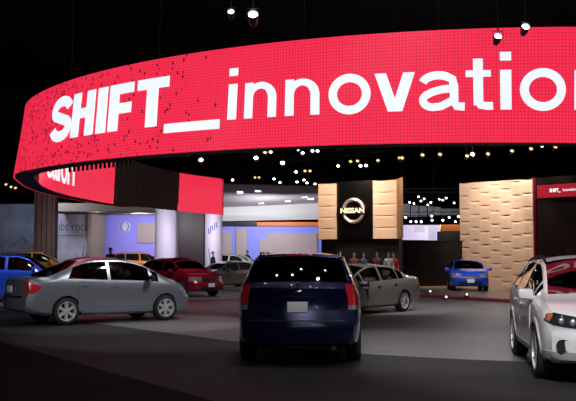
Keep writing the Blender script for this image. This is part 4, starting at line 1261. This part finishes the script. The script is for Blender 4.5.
def lamp(px, py, Y, kind, r, zp, label, group):
    p = at(px, py, Y)
    o = empty('spotlight', p); tag(o, label, 'spotlight', group)
    key = (kind, r)
    if key not in proto: proto[key] = spot_mesh(kind, r, 0)
    hm, lm = proto[key]
    for nm, me in (('housing', hm), ('lens', lm)):
        c = bpy.data.objects.new(nm, me); COL.objects.link(c); c.parent = o
    bm = bmesh.new(); dz = max(zp - p.z, r * 1.6)
    tube(bm, [(0, 0, r * 1.35), (0, 0, dz)], min(.02, r * .2), 5); obj('drop_rod', bm, M['steel'], o)
def truss(p0, p1, label, n=14, w=.3):
    """lattice truss: four chords and diagonals"""
    A, B = Vector(p0), Vector(p1); d = (B - A).normalized(); s = d.cross(Vector((0, 0, 1))).normalized()
    o = empty('lighting_truss', A); tag(o, label, 'truss')
    ch = [s * w / 2 + Vector((0, 0, 0)), -s * w / 2, s * w / 2 + Vector((0, 0, w)), -s * w / 2 + Vector((0, 0, w))]
    for c in ch:
        bm = bmesh.new(); tube(bm, [c, B - A + c], .025, 6); obj('chord', bm, M['steel'], o)
    bm = bmesh.new(); L = (B - A).length
    for q in range(n):
        a, b = d * L * q / n, d * L * (q + 1) / n
        tube(bm, [a + ch[0], b + ch[2]], .012, 4); tube(bm, [a + ch[1], b + ch[3]], .012, 4); tube(bm, [a + ch[0], b + ch[1]], .012, 4)
    obj('bracing', bm, M['steel'], o)
    for q in (.06, .5, .94):
        bm = bmesh.new(); c = d * L * q + Vector((0, 0, w)); tube(bm, [c, (c.x, c.y, 12.9 - A.z)], .012, 5); obj('suspension_cable', bm, M['steel'], o)
    return o
# near row in front of the band
truss((-4, 13, 5.95), (7, 13, 5.95), 'dark lattice truss above and in front of the display band')
for px, py, kd, r, lb in ((231, 12, 'lampW', .045, 'smaller of the two white spotlights above the display band, at its left'), (253, 15, 'lampBig', .07, 'larger bright white spotlight above the display band, right of the smaller one'),
                          (525.5, 27, 'lampBig', .055, 'white spotlight at the top edge of the display band, upper right'), (498, 36.5, 'lampW', .055, 'white spotlight in front of the display band above the second letter i')):
    lamp(px, py, 13, kd, r, 5.95, lb, 'spotlights near the display band')
g = 'spotlights under the display band'
truss((at(150, 150, 40).x, 40, 7.0), (at(640, 150, 40).x, 40, 7.0), 'dark lattice truss hidden behind the display band carrying the row of spotlights', 24)
rowB = [(182.5, 154, 'Y'), (188, 154, 'Y'), (201, 160, 'B'), (256, 158, 'B'), (265, 152.5, 'Y'), (270.6, 152, 'W'), (282.5, 163, 'B'), (298, 149.5, 'W'), (302.6, 153, 'W'), (312.5, 151, 'W'), (317.5, 151, 'W'),
        (338, 147.5, 'W'), (342, 147, 'W'), (402, 158, 'Y'), (422.5, 155, 'Y'), (440, 154.4, 'Y'), (467, 156, 'Y'), (472.5, 154.4, 'B'), (488, 154, 'Y'), (512, 151, 'Y'), (531, 148.8, 'Y'), (542, 146, 'W'), (555.4, 147, 'Y')]
def ord_(i): return ['first', 'second', 'third', 'fourth', 'fifth', 'sixth', 'seventh', 'eighth', 'ninth', 'tenth', 'eleventh', 'twelfth', 'thirteenth', 'fourteenth', 'fifteenth', 'sixteenth', 'seventeenth', 'eighteenth', 'nineteenth', 'twentieth', 'twenty-first', 'twenty-second', 'twenty-third', 'twenty-fourth', 'twenty-fifth', 'twenty-sixth', 'twenty-seventh', 'twenty-eighth'][i]
nm = {'W': 'white', 'Y': 'warm yellow', 'B': 'bright white'}
for i, (px, py, kd) in enumerate(rowB):
    lamp(px, py, 40, {'W': 'lampW', 'Y': 'lampY', 'B': 'lampBig'}[kd], {'W': .07, 'Y': .085, 'B': .095}[kd], 7.0,
         '%s spotlight, %s from the left in the row just under the display band' % (nm[kd], ord_(i)), g)
# slanting truss further in
pA, pB = at(268, 164.5, 61.5), at(402, 149, 52.6)
pB.z = pA.z
truss(pA, pB, 'thin dark lattice truss slanting above the tower', 16, .25)
rowC = [(296, 172, 'W'), (305, 171, 'Y'), (310, 171, 'Y'), (338, 166, 'W'), (350.6, 161.5, 'Y'), (357.5, 161, 'Y'), (360.5, 166, 'W'), (366, 165.6, 'W'), (378, 160.5, 'Y'), (399.5, 158, 'Y')]
for i, (px, py, kd) in enumerate(rowC):
    t = (px - 268) / 134; Y = 1 / ((1 - t) / 61.5 + t / 52.6)
    lamp(px, py, Y, {'W': 'lampW', 'Y': 'lampY'}[kd], .10, pA.z, '%s spotlight, %s from the left on the slanting truss above the tower' % (nm[kd], ord_(i)), 'spotlights on the slanting truss')
truss((at(225, 174, 62).x, 62, at(260, 172, 62).z), (at(322, 174, 62).x, 62, at(260, 172, 62).z), 'dark lattice truss above the white canopy', 12, .25)
for i, (px, py, kd) in enumerate([(232.5, 180, 'W'), (255, 177.5, 'Y'), (259, 177.5, 'Y'), (274, 179, 'W'), (280, 182.5, 'W'), (297, 182, 'W'), (304, 180, 'W'), (307, 183, 'W'), (315, 184, 'W')]):
    lamp(px, py, 62, {'W': 'lampW', 'Y': 'lampY'}[kd], .085, at(260, 172, 62).z, 'small %s spotlight, %s from the left along the top of the white canopy' % (nm[kd], ord_(i)), 'spotlights along the white canopy')
truss((at(-8, 178, 52).x, 52, at(10, 180, 52).z), (at(30, 178, 52).x, 52, at(10, 180, 52).z), 'dark lattice truss at the far left edge', 6, .25)
for px, py, w_ in ((6, 184.5, 'left'), (11, 187, 'middle'), (15.5, 188, 'right')):
    lamp(px, py, 52, 'lampY', .08, at(10, 180, 52).z, 'warm yellow spotlight at the far left edge, %s of the three' % w_, 'spotlights at the far left')
cl = [(107, 38), (120, 62), (138, 50), (55, 70), (176, 70), (160, 84), (225, 52), (245, 57), (310, 73), (80, 76), (265, 45)]
cl2 = [(32, 156), (62, 180), (92, 180), (108, 163), (122, 180), (140, 166), (182, 148), (205, 152), (184, 172), (245, 172), (266, 183), (282, 155), (300, 168), (318, 180), (335, 150), (340, 178), (20, 176)]
truss((at(398, 190, 67).x, 67, at(430, 192, 67).z), (at(470, 190, 67).x, 67, at(430, 192, 67).z), 'dark lattice truss between the tower and the wooden wall', 10, .25)
truss((at(398, 216, 66).x, 66.5, at(430, 215, 66).z), (at(470, 216, 66).x, 66.5, at(430, 215, 66).z), 'dark lattice truss under the row of grey hanging panels', 10, .25)
def thin(L, d, got=()):
    out = []
    for p in L:
        if all(math.dist(p, q) >= d for q in out): out.append(p)
    return out
cl, cl2 = thin(cl, 20), thin(cl2, 24)
for x, y in cl: lamp(400 + x / 5.73, 190 + y / 5.73 + .2, 67, 'lampW', .07, at(430, 192, 67).z, 'tiny white spotlight above the grey hanging panels, between tower and wooden wall', 'upper cluster of tiny spotlights')
for x, y in cl2: lamp(400 + x / 5.73, 190 + y / 5.73 + .3, 66.5, 'lampW', .08, at(430, 215, 66).z, 'tiny white spotlight below the grey hanging panels, between tower and wooden wall', 'lower cluster of tiny spotlights')
# floor lamps on the platform edge
for px, py, lb in ((430, 291, 'small white uplight on the platform edge, leftmost of the three before the blue hatchback'), (446, 296.5, 'small white uplight on the platform edge, middle of the three'), (466.5, 294, 'small white uplight on the platform edge, below the blue hatchback')):
    u, v = (px - CX) / FOC, (CY - py) / FOC
    r = Vector((u, math.cos(PITCH) - v * math.sin(PITCH), math.sin(PITCH) + v * math.cos(PITCH))); t = (PLZ + .12 - HC) / r.z
    p = r * t + Vector((0, 0, HC)); o = empty('uplight', (p.x, p.y, PLZ)); tag(o, lb, 'uplight', 'uplights on the platform')
    bm = bmesh.new(); lathe(bm, [(1e-3, .012), (.10, .012), (.10, .04), (.07, .05), (.07, .16), (1e-3, .17)], 16); obj('housing', bm, M['steel'], o)
    bm = bmesh.new(); lathe(bm, [(1e-3, -.085), (.035, -.08), (.045, -.06)], 14, 'y', 0, (0, 0, .11)); obj('lens', bm, M['downlight'], o)

# ------------------------------------------------------------------ added lights without fixtures, brightening cars, floor and walls
def area(loc, tgt, size, power, col=(1, 1, 1), spread=None):
    l = bpy.data.lights.new('area', 'AREA'); l.shape = 'DISK'; l.size = size; l.energy = power; l.color = col
    if spread: l.spread = math.radians(spread)
    o = bpy.data.objects.new('unseen_light', l); COL.objects.link(o); o.location = loc
    o.rotation_euler = (Vector(tgt) - Vector(loc)).to_track_quat('-Z', 'Y').to_euler()
    return o
def spot(loc, tgt, power, ang, col=(1, 1, 1), blend=.5, rad=.2):
    l = bpy.data.lights.new('spot', 'SPOT'); l.energy = power; l.spot_size = math.radians(ang); l.spot_blend = blend; l.color = col; l.shadow_soft_size = rad
    o = bpy.data.objects.new('unseen_light', l); COL.objects.link(o); o.location = loc
    o.rotation_euler = (Vector(tgt) - Vector(loc)).to_track_quat('-Z', 'Y').to_euler()
    return o
WARM = (1, .78, .55)
def point(loc, power, col=(1, 1, 1), rad=.06):
    l = bpy.data.lights.new('lamp', 'POINT'); l.energy = power; l.color = col; l.shadow_soft_size = rad
    o = bpy.data.objects.new('unseen_light', l); COL.objects.link(o); o.location = loc
# key and fill lights added for the cars and the floor
spot((-3.0, 1.0, 7.5), (-4.2, 22.3, .7), 3400, 22, rad=.5)
spot((5.0, 19.6, 11.5), (-4.0, 22.6, .8), 3000, 30, rad=.12)
spot((-4.5, 26.5, 11.5), (-4.3, 22.8, 1.2), 450, 34, rad=.1)       # grey sedan
spot((2.5, 24.5, 11.0), (2.6, 16.9, 0), 2000, 34, rad=.8, blend=1)
spot((.8, 14.4, 11.5), (.8, 13.6, 0), 700, 62, rad=.8, blend=1, col=(.93, .95, 1))                # soft fill added over the dark front carpet
spot((-2.5, 24.5, 11.0), (-2.6, 19.5, 0), 1200, 34)
spot((1.0, 2.0, 8.5), (4.2, 13.6, .9), 5200, 30, rad=.4)         # white crossover
spot((4.5, 0.0, 8.0), (.6, 13.6, 1.3), 260, 14, rad=.3)
spot((-.5, 2.0, 6.0), (.25, 13.3, .93), 600, 3.2, rad=.05)          # narrow spot added to brighten the minivan's licence plate
spot((-9.0, 23.5, 10.5), (-10.2, 32.6, 1.2), 3600, 26)           # blue wagon
spot((-6.0, 22.0, 11.5), (-6.5, 29, 1.4), 900, 16)
spot((3.5, 20.5, 11), (2.8, 28.2, .8), 3900, 28)                 # olive sedan
spot((-3.0, 29, 11), (-3.9, 37.2, .8), 2200, 26)                 # red crossover
spot((7.0, 35, 9.0), (8.4, 42.2, .6), 2600, 22)                  # blue hatchback
spot((-3.0, 41, 9.0), (-3.4, 49, .6), 1400, 26)
spot((-12, 42, 9.0), (-13.5, 51, 1.4), 600, 34)
spot((-8.0, 46, 9.0), (-9.4, 57, 1.0), 1000, 26)
for x, y, z, e, r in ((-3.6, 9.0, 8.6, 26, .05), (-1.2, 8.2, 8.8, 26, .05), (.9, 9.4, 8.6, 60, .09), (2.4, 7.2, 8.4, 26, .05), (-.6, 5.2, 7.6, 26, .05), (1.7, 4.4, 7.2, 40, .07), (-2.6, 3.2, 6.9, 26, .05),
        (.6, -4.0, 4.6, 20, .05), (2.9, -6.0, 4.3, 20, .05), (-1.6, -6.5, 4.8, 20, .05), (-.3, 10.6, 8.9, 26, .05), (4.6, 9.4, 8.6, 40, .06), (1.2, -8.0, 3.9, 60, .12), (-1.9, 10.2, 8.2, 26, .05), (-.9, 9.6, 9.2, 20, .04),
        (1.5, 10.4, 9.0, 20, .04), (.3, 7.0, 9.4, 26, .05), (-3.0, -8.0, 3.6, 26, .06), (-.4, -9.0, 5.4, 26, .06), (2.0, -9.5, 6.2, 40, .1), (-6.0, 6.0, 8.0, 40, .07), (-9.0, 12.0, 9.0, 60, .08)):
    point((x, y, z), e, (.95, .97, 1), r)
point((-1.0, 22.0, 6.5), 40, (.95, .97, 1), .1); point((1.2, 23.5, 6.0), 40, (.95, .97, 1), .1)
spot((3.2, 40.2, 8.0), (3.6, 43.8, 1.2), 500, 50)                # visitors before the tower
spot((3.4, 40.0, 9.0), (3.4, 46.4, 4.2), 500, 24, (1, .9, .75))  # emblem
for x, y, z in ((8.2, 36, 5), (9.0, 37, 6.5), (7.4, 37.5, 5.5), (8.5, 35.5, 3.6)): point((x, y, z), 60, (.95, .97, 1), .13)  # unseen points added for glints on the blue hatchback
spot((6.0, 24.0, 8.0), (7.0, 34.4, .1), 700, 36, rad=.3)        # platform edge
spot((5.0, 27.5, 11.5), (5.2, 28.8, 0), 1700, 52, (1, .86, .86), rad=.4, blend=1)
spot((-2.0, 31.0, 11.5), (-1.2, 30.5, 0), 1200, 52, (1, .84, .86), rad=.4, blend=1)
spot((10.5, 36.5, 10), (9.5, 38.5, 0), 1100, 46, (1, .86, .8), blend=1)
# tower and wooden wall
spot((5.0, 42.6, 8.2), (4.2, 45.8, 4.0), 1300, 80, WARM)
spot((2.2, 43.4, 8.2), (2.6, 46.4, 4.0), 1150, 80, WARM)
for x in (9.6, 11.3, 13.0): spot((x, 45.6 - .15 * (x - 9.6), 8.4), (x + .1, 47.8 - .55 * (x - 9.6), 2.6), 1050, 75, (1, .82, .64))
# far stands
area((-13.6, 47, 4.0), (-13.4, 54, 3.2), 1.0, 24, (1, .85, .85), 80)
area((-16.5, 57, 6.4), (-16.5, 68, 2.4), 1.2, 300, (.8, .88, 1))
area((-13.2, 60.4, 5.0), (-13.2, 64, 2.6), 1.0, 190, (.95, .9, 1))
area((-10.4, 62, 4.6), (-10.4, 68, 2.6), 1.2, 420, (.95, .93, 1))
area((-7.5, 50, 5.0), (-7.3, 56, 2.4), .8, 65, (.92, .88, 1), 90)
area((-4.2, 49, 5.0), (-4.4, 54, 2.4), .8, 60, (.92, .88, 1), 80)
area((-1.5, 66.5, 6.0), (-1.5, 72, 2.3), 2.0, 330, (.95, .93, 1))
area((-1.5, 58, 3.2), (-1.5, 64, 5.6), 1.5, 430)
spot((11.6, 58.5, 6.2), (11.7, 62, 3.9), 420, 70)
area((11, 62, 4.2), (11, 69, 5.0), 1.2, 120)

w = bpy.data.worlds.new('World'); SC.world = w; w.use_nodes = True
w.node_tree.nodes['Background'].inputs[0].default_value = (.02, .02, .025, 1)
w.node_tree.nodes['Background'].inputs[1].default_value = .3

cam = bpy.data.cameras.new('Camera'); co = bpy.data.objects.new('Camera', cam); COL.objects.link(co)
co.location = (0, 0, HC); co.rotation_euler = (PI / 2 + PITCH, 0, 0)
cam.sensor_fit = 'HORIZONTAL'; cam.sensor_width = 36; cam.lens = 36 * FOC / 576; cam.clip_end = 300
SC.camera = co
SC.view_settings.view_transform = 'Standard'; SC.view_settings.look = 'None'
SC.view_settings.exposure = 0; SC.view_settings.gamma = 1; SC.view_settings.use_curve_mapping = False
SC.cycles.use_denoising = True
SC.cycles.max_bounces = 8; SC.cycles.transparent_max_bounces = 12
SC.cycles.sample_clamp_indirect = 4
